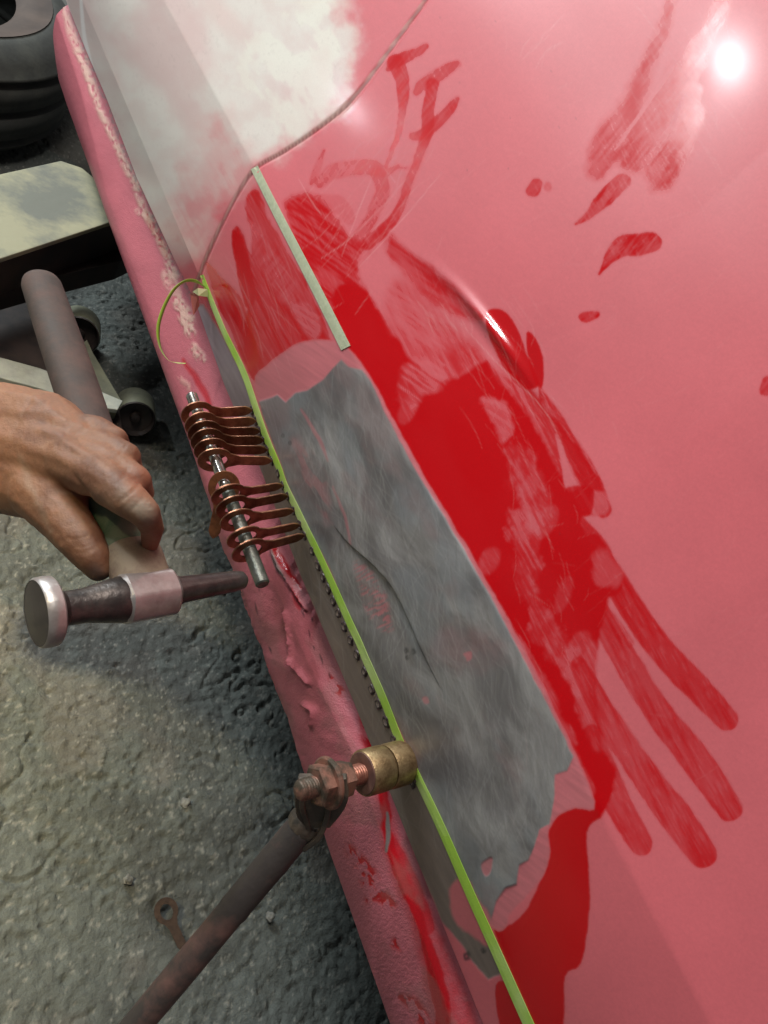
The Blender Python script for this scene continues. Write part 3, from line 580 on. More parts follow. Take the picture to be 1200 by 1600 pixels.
fl = [at(301, 456, dep0 - .004), at(309, 450, dep0 - .010), at(324, 452, dep0 - .006), at(325, 464, dep0 - .003), at(310, 462, dep0 - .010)]
M_flap = mat('tape_backing', (.55, .55, .30), .5)
prism('folded_flap', fl, np.array([.0004, 0, 0]), M_flap, tg, 0)
M_flap2 = mat('pink_tape_flap', (.45, .12, .10), .45)
prism('torn_paint_flap', [at(297, 458, dep0 - .003), at(309, 461, dep0 - .009), at(311, 478, dep0 - .003), at(302, 492, dep0 - .001)], np.array([.0004, 0, 0]), M_flap2, tg, 0)

# ------------------------------------------------------------------ weld spots
M_weld = mat('burnt_weld', (.018, .012, .014), .35, .3, col2=(.10, .07, .065), nscale=700)
tips = [(396, 641), (402, 658), (408, 674), (414, 688), (420, 703), (427, 720), (444, 758.5), (452, 775), (461, 798), (470.6, 820.5), (478, 836.5)]
dots = [(437, 740), (490, 861), (499, 884), (507, 902), (515, 920), (523, 939), (531, 958), (540, 979), (550, 1001), (560, 1023), (572, 1049), (583, 1077), (594, 1100), (606, 1128), (618, 1156), (633, 1190), (646, 1218), (631, 1182)] + tips
M_nug = mat('weld_nugget', (.30, .24, .23), .3, .6)
for i, (x, y) in enumerate(dots):
    p, n = surf(x - 2, y); q = 1 + .25 * random.random(); q *= 1.25 if 15 <= i < 17 else 1
    q *= 1.85
    lathe('weld_spot', p + n * .0002, n, [(-.0006, .0018 * q), (0, .0018 * q), (.0006, .0017 * q), (.0010, .0013 * q), (.0009, .0009 * q), (.0005, .0005 * q), (.0006, .0001)], M_weld, panel, n=12, caps=False, rad=lambda k, n_, s: 1 + .14 * math.sin(k * 2.1 + i), sharp=False)
    wo = COL.objects[-1].data; wo.materials.append(M_nug)
    for f_ in list(wo.polygons)[-24:]: f_.material_index = 1

# ------------------------------------------------------------------ copper pull tabs on a steel rod
M_cu = mat('dull_copper', (.52, .25, .15), .33, .85, col2=(.24, .10, .06), nscale=110, bump=.3, bscale=600)
nt = M_cu.node_tree; oi = nt.nodes.new('ShaderNodeObjectInfo'); mr = nt.nodes.new('ShaderNodeMapRange'); mr.inputs[3].default_value = .55; mr.inputs[4].default_value = 1.15
hs = nt.nodes.new('ShaderNodeHueSaturation'); nt.links.new(oi.outputs['Random'], mr.inputs[0]); nt.links.new(mr.outputs[0], hs.inputs['Value'])
lk = nt.nodes['Principled BSDF'].inputs['Base Color'].links[0]; nt.links.new(lk.from_socket, hs.inputs['Color']); nt.links.new(hs.outputs[0], nt.nodes['Principled BSDF'].inputs['Base Color'])
M_cu2 = mat('rusty_copper', (.30, .12, .05), .6, .4, col2=(.16, .06, .03), nscale=150, bump=.4)
M_rod = mat('grimy_steel_rod', (.20, .20, .18), .38, .75, col2=(.10, .11, .09), nscale=180, bump=.4, bscale=500)
M_rod_lit = mat('lit_rod_steel', (.62, .60, .56), .2, .95, col2=(.3, .27, .24), nscale=150)  # paler steel that paints the rod's upper half as lit
XR = -.040
r0, r1 = onx(299, 617, XR + .001), onx(411, 914, XR + .001)
rax = (r1 - r0); rlen = np.linalg.norm(rax); rax /= rlen
rod = empty('steel_rod', tuple((r0 + r1) / 2)); tag(rod, 'dark round steel rod threaded through the row of copper tabs', 'rod')
RRD = .0042
cut = rlen * .52
lathe('bright_end', r0, rax, [(0, RRD * .8), (.001, RRD), (cut, RRD)], M_rod_lit, rod, n=28)
lathe('dull_end', r0 + rax * cut, rax, [(0, RRD * 1.0), (.004, RRD * 1.06), (rlen - cut - .001, RRD * 1.1), (rlen - cut, RRD * .9)], M_rod, rod, n=28)
def tab_mesh(hole_el=1.25):
    """outline in the xy-plane: ring centred at 0, stem along +x to x = 1 (unit = ring centre to tip, .040 m)"""
    Rr = .0107; out = []
    n = 44; st_w = .0041; a0 = math.asin(st_w / Rr) + .22
    L = .040
    for k in range(n): a = a0 + (2 * math.pi - 2 * a0) * k / (n - 1); out.append((Rr * math.cos(a) * 1.12 - .0005, Rr * math.sin(a)))
    out += [(.0132, -.0050), (.0158, -st_w), (.027, -st_w), (.034, -st_w), (.0375, -.0026), (L, 0), (.0375, .0026), (.034, st_w), (.027, st_w), (.0158, st_w), (.0132, .0050)]
    inn_ = []
    for (x, y) in out:
        a = math.atan2(y, x + 1e-9); inn_.append((.0060 * hole_el * math.cos(a) * .98 + .0005, .0054 * math.sin(a)))
    N_ = len(out); h = .0007; b = bmesh.new()
    vo = [[b.verts.new((x, y, z)) for x, y in out] for z in (h, -h)]; vi = [[b.verts.new((x, y, z)) for x, y in inn_] for z in (h, -h)]
    for k in range(N_):
        j = (k + 1) % N_
        b.faces.new((vo[0][k], vo[0][j], vi[0][j], vi[0][k])); b.faces.new((vo[1][j], vo[1][k], vi[1][k], vi[1][j]))
        b.faces.new((vo[0][j], vo[0][k], vo[1][k], vo[1][j])); b.faces.new((vi[0][k], vi[0][j], vi[1][j], vi[1][k]))
    bmesh.ops.recalc_face_normals(b, faces=b.faces)
    ed = [e for e in b.edges if len(e.link_faces) == 2 and e.calc_face_angle(0) > 1.2]
    bmesh.ops.bevel(b, geom=ed, offset=.00028, segments=2, affect='EDGES')
    for f in b.faces: f.smooth = True
    for e in b.edges:
        if len(e.link_faces) == 2 and e.calc_face_angle(0) > .6: e.smooth = False
    me = bpy.data.meshes.new('pull_tab'); b.to_mesh(me); b.free(); me.materials.append(M_cu); return me
TM = tab_mesh()
tablab = ['topmost copper tab, at the bright end of the rod', 'second copper tab from the bright end of the rod', 'third copper tab from the bright end of the rod', 'fourth copper tab from the bright end, touching the fifth', 'fifth copper tab from the bright end of the rod', 'last copper tab before the bare stretch of rod',
          'first copper tab after the bare stretch, beside the round loose ring', 'copper tab just below the loose ring, second after the bare stretch', 'middle copper tab of the lower five, with a bright nick', 'last but one copper tab towards the dark rod end', 'lowest copper tab, nearest the dark end of the rod']
ringx = [318, 323, 331, 335, 341, 346, 364, 368, 376, 386, 396]
for i, (x, y) in enumerate(tips):
    p, n = surf(x, y); tip_ = p + n * .0006
    # ring centre: on the rod, where it stands square to the panel
    u = ((tip_[1] - r0[1]) / rax[1]); c = r0 + rax * u
    # slight lean of each one along the rod
    lean = [-2, -2, -5, -7, -8, -10, 4, 5, 2, 5, 8][i] / 317 * rlen
    c = c + rax * lean
    d = tip_ - c; dl = np.linalg.norm(d); d /= dl
    zz = np.array([0, (.20 if i < 6 else .12) + random.uniform(-.10, .10), 1.]); zz = zz - d * (zz @ d); zz /= np.linalg.norm(zz); nn = np.cross(d, zz)
    o = link('pull_tab', TM if i == 0 else TM); s = dl / .040
    o.matrix_world = Matrix(((d[0] * s, zz[0], nn[0], c[0]), (d[1] * s, zz[1], nn[1], c[1]), (d[2] * s, zz[2], nn[2], c[2]), (0, 0, 0, 1)))
    tag(o, tablab[i], 'pull tab', 'copper pull tabs')
def place_tab(c, d, zz, label, m=None, s=1.):
    d = np.array(d, float); d /= np.linalg.norm(d); zz = np.array(zz, float); zz = zz - d * (zz @ d); zz /= np.linalg.norm(zz); nn = np.cross(d, zz)
    me = TM.copy()
    if m: me.materials.clear(); me.materials.append(m)
    o = link('pull_tab', me); o.matrix_world = Matrix(((d[0] * s, zz[0] * s, nn[0] * s, c[0]), (d[1] * s, zz[1] * s, nn[1] * s, c[1]), (d[2] * s, zz[2] * s, nn[2] * s, c[2]), (0, 0, 0, 1)))
    tag(o, label, 'pull tab', 'copper pull tabs'); return o
cl = onx(350, 762, XR); e = at(336, 826, proj(cl[None])[2][0] + .012)
o = place_tab(cl, e - cl, RT * .9 + UP * .3, 'loose rusty copper tab hanging down off the rod', M_cu2, 1.0)

# ------------------------------------------------------------------ ground
def floor_patch():
    xs = np.concatenate([np.linspace(-4, -.82, 22)[:-1], np.arange(-.82, .32, .0017), np.linspace(.32, 4, 18)[1:]])
    ys = np.concatenate([np.linspace(-3, -.45, 18)[:-1], np.arange(-.45, .75, .0019), np.arange(.75, 1.6, .004), np.linspace(1.6, 8, 30)[1:]])
    X, Y = np.meshgrid(xs, ys); X_ = (X * 1000).astype(np.float32); Y_ = (Y * 1000).astype(np.float32)
    h = (fbm(X_, Y_, 130, 20, 1, 4, 201) - .5) * 9 + (fbm(X_, Y_, 26, 70, 1.3, 4, 203) - .5) * 3
    rg = fbm(X_, Y_, 7, 0, 1, 3, 205); h += (rg - .5) * 2.6 * (.5 + ss(fbm(X_, Y_, 90, 0, 1, 3, 206), .35, .65))
    pit = ss(fbm(X_, Y_, 14, 20, 1.2, 4, 213), .62, .70); h -= 1.8 * pit; h += (fbm(X_, Y_, 4.5, 0, 1, 2, 215) - .5) * 2.4; h += 1.6 * ss(vnoise(X_, Y_, 6.5, 33, 1, 217), .86, .97)
    crk = np.abs(fbm(X_, Y_, 90, 30, 1.6, 4, 207) - .5); h -= 3.5 * (1 - ss(crk, 0, .012)) * ss(fbm(X_, Y_, 150, 0, 1, 2, 209), .5, .6)
    Pf = np.stack([X, Y, h * .001], -1)
    big = fbm(X_, Y_, 160, 40, 1.4, 4, 221)[..., None]; fin = fbm(X_, Y_, 7, 0, 1, 3, 223)[..., None]
    c = C3(.13, .155, .148) * (1 - big) + C3(.21, .235, .215) * big
    c = c * (.72 + .56 * fin) * .47
    bw = ss(fbm(X_, Y_, 70, 0, 1, 4, 227), .5, .66)[..., None] * .4; c = c * (1 - bw) + C3(.13, .115, .10) * bw
    oil = ss(fbm(X_, Y_, 110, 70, 1.3, 5, 231), .50, .64)[..., None] * .5; c = c * (1 - oil) + C3(.035, .036, .034) * oil
    spk = ss(vnoise(X_, Y_, 3.1, 12, 1, 233), .9, .97)[..., None] * .6; c = c * (1 - spk) + C3(.26, .26, .23) * spk
    spk = ss(vnoise(X_, Y_, 3.7, 52, 1, 235), .88, .96)[..., None] * .7; c = c * (1 - spk) + C3(.03, .03, .03) * spk
    du = ss(fbm(X_, Y_, 3.4, 0, 1, 2, 229), .7, .8)[..., None] * .4; c = c * (1 - du) + C3(.28, .28, .25) * du
    return Pf, dict(paint=c.astype(np.float32), rough=.85 + 0 * X, metal=0 * X, grit=2 + 0 * X)
Pf, Af = floor_patch()
M_floor = attr_mat('rough_concrete', .6, 420, .3)
fo = grid_mesh('ground', Pf, None, M_floor, None, Af); tag(fo, 'rough grey concrete floor', kind='structure')
del fo['label']
M_peb = mat('pebble', (.17, .175, .16), .8, col2=(.10, .10, .095), nscale=200, bump=.5)
for (x, y, r, lb) in ((289, 1256, .0045, 'small pale stone right of the middle of the bare floor'), (198, 1376, .0038, 'small pale stone above the dropped copper tab'), (421, 1433, .004, 'small grey stone on the floor just right of the leaning pipe')):
    p = onz(x, y, .002); b = bmesh.new(); bmesh.ops.create_icosphere(b, subdivisions=3, radius=r)
    for v in b.verts:
        k = v.co.normalized(); v.co *= 1 + .25 * math.sin(k.x * 4 + x) * math.cos(k.y * 3) + .1 * math.sin(k.z * 9); v.co.z *= .8
    me = bpy.data.meshes.new('stone'); b.to_mesh(me); b.free(); o = link('stone', me, M_peb); o.location = p + np.array([0, 0, r * .5]); tag(o, lb, 'stone', 'stones on the floor')
# dropped tab on the ground, behind the pipe
c = onz(260, 1424, .009); e = onz(279, 1465, .003)
o = place_tab(c, e - c, (1, -.2, .35), 'rusty tab lying alone on the concrete beside the leaning pipe', mat('brown_rust', (.06, .036, .025), .75, .1, col2=(.035, .022, .017), nscale=200, bump=.5), .86); o['group'] = 'dropped'

# ------------------------------------------------------------------ leaning pull pipe with brass knobs
M_brass = mat('tarnished_brass', (.42, .30, .16), .45, .8, col2=(.22, .14, .07), nscale=160, bump=.3, bscale=900)
M_face = mat('brown_brass_face', (.20, .10, .075), .6, .3, col2=(.12, .06, .05), nscale=150)
M_red = mat('copper_thread', (.46, .20, .14), .4, .6, col2=(.28, .11, .08), nscale=250)
M_dirty = mat('greasy_painted_steel', (.30, .15, .11), .5, .45, col2=(.085, .068, .05), nscale=75, lo=.42, hi=.58, bump=.5, bscale=300)
M_steel = mat('greasy_dark_steel', (.09, .076, .062), .5, .4, col2=(.24, .18, .13), nscale=60, lo=.5, hi=.75, bump=.5, bscale=350)
M_pipe = mat('stained_black_pipe', (.075, .064, .060), .5, .25, col2=(.24, .13, .11), nscale=26, lo=.46, hi=.68, bump=.4, bscale=260)
pend = surf(634, 1190)[0]; AX = np.array([-1., 0, 0])
kn0 = pend + np.array([-.0025, 0, 0])
puller = empty('pull_stand', tuple(kn0)); tag(puller, 'leaning metal pipe with a hinged head and knurled brass knobs pressed on the panel', 'dent puller')
def knurl(k, n, s): return 1 + .009 * ((k % 2) * 2 - 1)
def pxs(px): # distance along AX at which the axis is seen at photo column px
    lo, hi = 0., .3
    for _ in range(40):
        m_ = (lo + hi) / 2
        if proj((kn0 + AX * m_)[None])[0][0] > px: lo = m_
        else: hi = m_
    return lo
KR = 34 / F * proj(kn0[None])[2][0]
a, b_, c_ = pxs(622), pxs(601), pxs(566)
lathe('brass_knob', kn0 + AX * (a - .006), AX, [(0, KR * .80), (.002, KR * .97), (.004, KR), (b_ - a + .0035, KR), (b_ - a + .0055, KR * .955)], M_brass, puller, n=110, rad=knurl)
lathe('brass_knob', kn0 + AX * b_, AX, [(0, KR * .90), (.0005, KR * .96), (.0018, KR), (c_ - b_ - .001, KR), (c_ - b_, KR * .95)], M_brass, puller, n=110, rad=knurl)
lathe('knob_face', kn0 + AX * (c_ - .0002), AX, [(0, KR * .93), (.0006, KR * .90), (.0008, KR * .55), (.0002, KR * .42)], M_face, puller, n=48)
lathe('rubber_pad', kn0 + AX * -.001, AX, [(0, KR * .92), (.0035, KR * .92)], mat('pad', (.02, .02, .02), .7), puller, n=48)
d_, e_ = pxs(556), pxs(540)
pr = [];  s_ = c_ - .001; end = pxs(528); k = 0
while s_ < end: pr += [(s_, KR * .40), (s_ + .0006, KR * .47), (s_ + .0012, KR * .40)]; s_ += .0016
lathe('threaded_shaft', kn0, AX, pr, M_red, puller, n=28, sharp=False)
f0, f1, f2 = pxs(545), pxs(515), pxs(503)
hexr = lambda k, n, s: 1 / max(math.cos(((k / n * 6) % 1 - .5) * math.pi / 3), .5)
lathe('hex_nut', kn0 + AX * f0, AX, [(0, KR * .56), (.0014, KR * .68), (f1 - f0, KR * .74)], M_dirty, puller, n=48, rad=hexr)
lathe('flange', kn0 + AX * (f1 - .0003), AX, [(0, KR * 1.04), (.0008, KR * 1.10), (.0022, KR * 1.10), (.003, KR * 1.02)], M_dirty, puller, n=48)
h0, h1 = f1 + .0028, pxs(492)
lathe('hex_nut', kn0 + AX * h0, AX, [(0, KR * .78), (h1 - h0 - .001, KR * .80), (h1 - h0, KR * .70)], M_dirty, puller, n=48, rad=hexr)
pr = []; s_ = h1 - .001; end = pxs(474)
while s_ < end: pr += [(s_, KR * .39), (s_ + .0006, KR * .46), (s_ + .0012, KR * .39)]; s_ += .0016
pr += [(s_ + .0005, KR * .43), (s_ + .0018, KR * .36), (s_ + .0024, KR * .02)]
lathe('bolt_end', kn0, AX, pr, M_dirty, puller, n=28, sharp=False)
# hinged head: a strap under the nuts bends down into the pipe
hp = kn0 + AX * ((h0 + h1) / 2)
dh = proj(hp[None])[2][0]
ptop = at(474, 1290, dh + .022); pbot_dir = at(215, 1600, dh + .035) - ptop
pdir = pbot_dir / np.linalg.norm(pbot_dir)
tfl = -(ptop[2]) / pdir[2]
PR_ = 25 / F * (dh + .02)
def strap(name, pts, w, th, m, n=8):
    """plate following 3-D centre points; w = list of (width vector) ; th = thickness"""
    p = spl([tuple(q) for q in pts], n); wv = spl([tuple(q) for q in w], n); vs = []; fs = []
    for i in range(len(p)):
        t = p[min(i + 1, len(p) - 1)] - p[max(i - 1, 0)]; t /= np.linalg.norm(t); nn = np.cross(t, wv[i]); nn = nn / np.linalg.norm(nn) * th / 2
        vs += [p[i] - wv[i] + nn, p[i] + wv[i] + nn, p[i] + wv[i] - nn, p[i] - wv[i] - nn]
    for i in range(len(p) - 1):
        for k in range(4): fs.append((4 * i + k, 4 * i + (k + 1) % 4, 4 * i + 4 + (k + 1) % 4, 4 * i + 4 + k))
    fs += [(0, 1, 2, 3), tuple(4 * (len(p) - 1) + k for k in (3, 2, 1, 0))]
    o = mesh(name, vs, fs, m, puller); fixn(o.data); sharpen(o.data, 40)
    bv = o.modifiers.new('b', 'BEVEL'); bv.width = .0006; bv.segments = 2; bv.limit_method = 'ANGLE'
    return o
wv = np.cross(pdir, AX); wv /= np.linalg.norm(wv)
eye = kn0 + AX * (h0 + .001)
M_strap = M_steel
ew_ = np.array([0, .0095, .004])
strap('hinge_plate', [at(504, 1212, dh - .001), at(503, 1240, dh + .002), at(500, 1262, dh + .007), at(497, 1288, dh + .014)], [RT * .0125, RT * .0140, RT * .0125, RT * .0065], .005, M_strap)
strap('hinge_strap', [at(488, 1222, dh + .004), at(474, 1250, dh + .008), at(484, 1292, dh + .020), at(462, 1312, dh + .022)], [FW * .006, FW * .0075, FW * .007, FW * .006], .003, M_strap)
strap('hinge_strap', [at(512, 1232, dh + .006), at(514, 1262, dh + .010), at(500, 1300, dh + .018), at(474, 1322, dh + .024)], [FW * .006, FW * .007, FW * .007, FW * .006], .003, M_strap)
# open collar of the pipe
cs = ptop - pdir * .004
lathe('pipe_collar', cs, pdir, [(0, PR_ * .92), (-.001, PR_ * 1.06), (.001, PR_ * 1.12), (.003, PR_ * 1.12), (.006, PR_ * 1.03)], M_steel, puller, n=48, caps=False, rad=lambda k, n, s: 1 + .03 * math.sin(k * .5) + .02 * math.sin(k * 1.7))
NL = 90; Lp = tfl - .006; vs = []; fs = []; n_ = 40; d, u, v = basis(pdir)
for i in range(NL):
    s = Lp * i / (NL - 1) ; w = 1 + .012 * math.sin(s * 70) + (.03 if (.024 < s < .027 or .062 < s < .066) else 0) + (-.04 if s > .066 else 0)
    for k in range(n_):
        a = 2 * math.pi * k / n_; vs.append(ptop + d * s + (u * math.cos(a) + v * math.sin(a)) * PR_ * w * (1 + .008 * math.sin(3 * a + s * 40)))
for i in range(NL - 1):
    for k in range(n_): fs.append((i * n_ + k, i * n_ + (k + 1) % n_, (i + 1) * n_ + (k + 1) % n_, (i + 1) * n_ + k))
fs.append(tuple(range((NL - 1) * n_, NL * n_)))
o = mesh('pipe', vs, fs, M_pipe, puller); fixn(o.data); sd = o.modifiers.new('wall', 'SOLIDIFY'); sd.thickness = .002; sd.offset = -1
lathe('pipe_foot', ptop + pdir * (tfl - .012), (0, 0, -1), [(0, PR_ * 1.1), (.004, PR_ * 1.5), (.008, PR_ * 1.5)], M_steel, puller, n=32)
b0 = at(434, 1298, dh + .012)

# ------------------------------------------------------------------ hammer
M_wood = mat('worn_hammer_handle', (.040, .030, .026), .75, col2=(.085, .052, .044), nscale=55, lo=.38, hi=.7, bump=.25, bscale=260)
M_gt = mat('green_grip_tape', (.06, .12, .07), .65, col2=(.14, .17, .11), nscale=50, lo=.45, hi=.6, bump=.3, bscale=400)
M_band = mat('beige_band', (.26, .21, .15), .7, col2=(.17, .12, .09), nscale=90)
M_hd = mat('dark_forged_steel', (.07, .062, .06), .36, .7, col2=(.15, .13, .12), nscale=55, bump=.25, bscale=400)
M_hub = mat('bright_worn_steel', (.48, .46, .45), .36, .6, col2=(.34, .30, .29), nscale=70, bump=.25, bscale=300)
M_hf = mat('hammer_face_steel', (.05, .042, .045), .45, .5, col2=(.08, .07, .07), nscale=80)
ha, hb = at(84, 954, .344), at(386, 905, .418)
ham = empty('hammer', tuple((ha + hb) / 2)); tag(ham, 'round faced body hammer with a green wrapped handle, gripped in the hand', 'hammer')
hax = hb - ha; hl = np.linalg.norm(hax); hax /= hl
m2 = lambda px_, d: px_ / F * d
lathe('striking_face', ha - hax * .0005, hax, [(-.0075, m2(51, .35)), (-.0065, m2(54, .35)), (-.003, m2(55, .35)), (0, m2(54, .35)), (.001, m2(50, .35))], M_hub, ham, n=64, caps=False)
lathe('face_disc', ha - hax * .0078, hax, [(-.0012, .0001), (-.0008, m2(30, .35)), (0, m2(51, .35))], M_hf, ham, n=64, caps=False)
hubs, hube = hl * .30, hl * .57
lathe('neck', ha, hax, [(-.001, m2(52, .35)), (.0015, m2(40, .35)), (.005, m2(27, .35)), (.014, m2(27, .36)), (.024, m2(33, .36)), (hubs, m2(37, .365)), (hubs + .002, m2(37, .365))], M_hd, ham, n=48)
octr = lambda k, n, s: 1 + .45 * (1 / max(math.cos(((k / n * 6) % 1 - .5) * math.pi / 3), .5) - 1)
lathe('eye_block', ha + hax * hubs, hax, [(0, m2(34, .37)), (.002, m2(39, .37)), (hube - hubs - .002, m2(37, .38)), (hube - hubs, m2(31, .38))], M_hub, ham, n=64, rad=octr)
lathe('rear_pein', ha + hax * (hube - .001), hax, [(0, m2(26, .39)), (.006, m2(21, .39)), (hl - hube - .008, m2(17, .40)), (hl - hube - .002, m2(14, .405)), (hl - hube, m2(8, .41))], M_hd, ham, n=40)
hc = ha + hax * ((hubs + hube) / 2)
h_top = at(62, 436, .52)
hdx = h_top - hc; hL = np.linalg.norm(hdx); hdx /= hL
def oval(k, n, s): a = 2 * math.pi * k / n; return 1 + .10 * math.cos(2 * a)
def hr(f): return .0106 + .0020 * math.sin(min(1, max(0, (f - .1) / .9)) * math.pi * .75)
lathe('handle', hc, hdx, [(hL * f, hr(f)) for f in np.linspace(.26, .97, 26)] + [(hL * .985, hr(1) * .93), (hL * .992, hr(1) * .80), (hL * .998, hr(1) * .5), (hL, hr(1) * .05)], M_wood, ham, n=40, rad=oval, sharp=False)
lathe('grip_tape', hc, hdx, [(hL * .100, .0120), (hL * .112, .0127), (hL * .22, .0130), (hL * .30, .0132), (hL * .34, .0128)], M_gt, ham, n=40, rad=oval)
lathe('collar_band', hc, hdx, [(.004, .0125), (.010, .0136), (hL * .085, .0137), (hL * .105, .0134), (hL * .108, .0115)], M_band, ham, n=40, rad=oval)

# ------------------------------------------------------------------ hand
M_skin = mat('dusty_brown_skin', (.44, .225, .125), .62, col2=(.36, .20, .135), nscale=22, lo=.42, hi=.7, bump=.35, bscale=420, sss=.25)
def capsule_field():
    """(x, y, depth, r_px) chains"""
    T = [
        [(-190, 700, .46, 92), (-90, 688, .45, 90), (-10, 682, .44, 86)],                       # forearm to wrist
        [(-10, 665, .44, 72), (70, 672, .425, 62), (118, 700, .41, 50)],                      # back of the hand, little-finger side
        [(0, 700, .435, 80), (70, 712, .415, 64), (120, 728, .40, 50)],
        [(10, 735, .43, 70), (70, 760, .41, 58), (100, 775, .40, 46)],                        # base of the thumb
        [(60, 765, .405, 48), (102, 812, .39, 40), (128, 846, .382, 35), (146, 872, .378, 28), (154, 888, .378, 22)],    # thumb
        [(112, 722, .395, 42), (165, 752, .375, 37), (205, 784, .362, 30), (226, 800, .360, 25)],                          # index, near bone
        [(226, 800, .360, 24), (238, 826, .372, 19), (234, 852, .386, 14)],                    # index, far end
        [(112, 708, .405, 38), (165, 722, .388, 30), (212, 750, .376, 25)], [(212, 750, .376, 24), (222, 770, .392, 20), (200, 790, .412, 17)],
        [(108, 692, .415, 34), (160, 697, .400, 27), (197, 714, .390, 24)], [(197, 714, .390, 23), (206, 738, .406, 19), (184, 756, .424, 16)],
        [(104, 672, .425, 30), (150, 672, .412, 24), (182, 686, .404, 19)], [(182, 686, .404, 18), (192, 706, .418, 16), (168, 722, .436, 14)],
    ]
    b = bmesh.new()
    for ch in T:
        p = np.array(ch, float); W3 = [at(q[0], q[1], q[2]) for q in p]; R3 = [q[3] / F * q[2] for q in p]
        for i in range(len(p) - 1):
            A_, B_ = W3[i], W3[i + 1]; L_ = np.linalg.norm(B_ - A_); n = max(4, int(L_ / .0018))
            for k in range(n + 1):
                t = k / n; c = A_ + (B_ - A_) * t; r = R3[i] + (R3[i + 1] - R3[i]) * t
                g = bmesh.ops.create_icosphere(b, subdivisions=2, radius=r, matrix=Matrix.Translation(c))
    me = bpy.data.meshes.new('person'); b.to_mesh(me); b.free(); return me
me = capsule_field(); tmp = bpy.data.objects.new('person', me); COL.objects.link(tmp)
rm = tmp.modifiers.new('r', 'REMESH'); rm.mode = 'VOXEL'; rm.voxel_size = .0012
sm = tmp.modifiers.new('s', 'SMOOTH'); sm.iterations = 9; sm.factor = .6
dg = bpy.context.evaluated_depsgraph_get(); me2 = bpy.data.meshes.new_from_object(tmp.evaluated_get(dg)); bpy.data.objects.remove(tmp)
me2.name = 'person'; me2.polygons.foreach_set('use_smooth', [True] * len(me2.polygons)); me2.materials.clear()
n_ = len(me2.vertices); hv = np.empty(n_ * 3, np.float32); me2.vertices.foreach_get('co', hv); hv = hv.reshape(-1, 3).astype(float)
hn = np.empty(n_ * 3, np.float32); me2.vertices.foreach_get('normal', hn); hn = hn.reshape(-1, 3)
hx, hy, hd = proj(hv); facing = (hn @ -FW) > -.1
HR = np.zeros((CH, CW), np.float32); HD = np.zeros((CH, CW), np.float32); HK = np.zeros((CH, CW), np.float32)
def wr(pts, dep, w):
    s_, D_, S_, T_ = dist(pts, pad=16); HR[s_] -= dep * np.exp(-(D_ / w) ** 2) * np.clip(np.abs(np.sin(T_ * math.pi)) * 1.5, 0, 1)
for c_, t_ in (((202, 772), (26, -10)), ((198, 777), (24, -8)), ((207, 766), (24, -12)), ((214, 788), (20, -10)), ((193, 745), (20, -18)), ((190, 706), (16, -12))):
    wr([(c_[0] - t_[0] * .7, c_[1] - t_[1] * .5 + 6), c_, (c_[0] + t_[0] * .6, c_[1] + t_[1] - 4)], .45, 1.6)
for c_ in ((128, 846), (131, 852), (125, 839), (134, 860)): wr([(c_[0] - 26, c_[1] + 4), (c_[0], c_[1] + 2), (c_[0] + 24, c_[1] - 8)], .4, 1.8)
wr([(112, 738), (128, 762), (148, 792), (160, 815)], 1.3, 4); wr([(98, 700), (150, 722)], .5, 6); wr([(60, 590), (40, 640), (10, 690)], .4, 4)
for p_ in ([(30, 700), (80, 712), (118, 728)], [(30, 672), (85, 676), (112, 690)], [(20, 645), (70, 645), (105, 662)]):
    s_, D_, S_, T_ = dist(p_, pad=30); HR[s_] += .9 * np.exp(-(D_ / 8) ** 2) * np.abs(np.sin(T_ * math.pi))
HR += (fbr((slice(540 + MG, 960 + MG), slice(0, 300 + MG)), XX, YY, 9, 30, 1.6, 3, 401) - .5) * .5 + (fbr((slice(540 + MG, 960 + MG), slice(0, 300 + MG)), XX, YY, 3, 30, 1.3, 2, 402) - .5) * .22
pile(HD, stroke([(214, 795, 12), (232, 802, 15)], 8, 14), .85); pile(HD, stroke([(190, 770, 8), (205, 790, 10)], 10, 18), .4); pile(HD, stroke([(30, 715, 5), (60, 790, 5), (75, 830, 4)], 6, 20), .3)
pile(HK, stroke([(160, 640, 8), (130, 650, 8)], 6, 10), .4); pile(HK, stroke([(148, 893, 12), (158, 905, 12)], 10, 6), .75); pile(HK, stroke([(150, 775, 12), (180, 765, 12)], 12, 20), .3)
hv += hn * (sample(HR, hx, hy) * .001)[:, None]
me2.vertices.foreach_set('co', hv.astype(np.float32).ravel())
tn_ = fbr((slice(540 + MG, 960 + MG), slice(0, 300 + MG)), XX, YY, 34, 20, 1.4, 5, 405); tt = ss(sample(tn_, hx, hy), .35, .65)[:, None]
hc_ = C3(.135, .058, .029) * (1 - tt) + C3(.205, .098, .052) * tt
fn = sample(fbr((slice(540 + MG, 960 + MG), slice(0, 300 + MG)), XX, YY, 5, 0, 1, 3, 406), hx, hy)[:, None]; hc_ = hc_ * (.85 + .3 * fn)
tipm = np.exp(-((hx - 234) ** 2 + (hy - 852) ** 2) / 500)[:, None] + .5 * np.exp(-((hx - 222) ** 2 + (hy - 745) ** 2) / 500)[:, None]; hc_ = hc_ * (1 - .5 * tipm) + C3(.36, .12, .08) * .5 * tipm
q_ = sample(HD, hx, hy)[:, None]; hc_ = hc_ * (1 - q_) + C3(.24, .19, .14) * q_
q_ = sample(HK, hx, hy)[:, None]; hc_ = hc_ * (1 - q_) + C3(.06, .04, .035) * q_
at_ = me2.attributes.new('paint', 'FLOAT_COLOR', 'POINT'); v_ = np.ones((n_, 4), np.float32); v_[:, :3] = hc_; at_.data.foreach_set('color', v_.ravel())
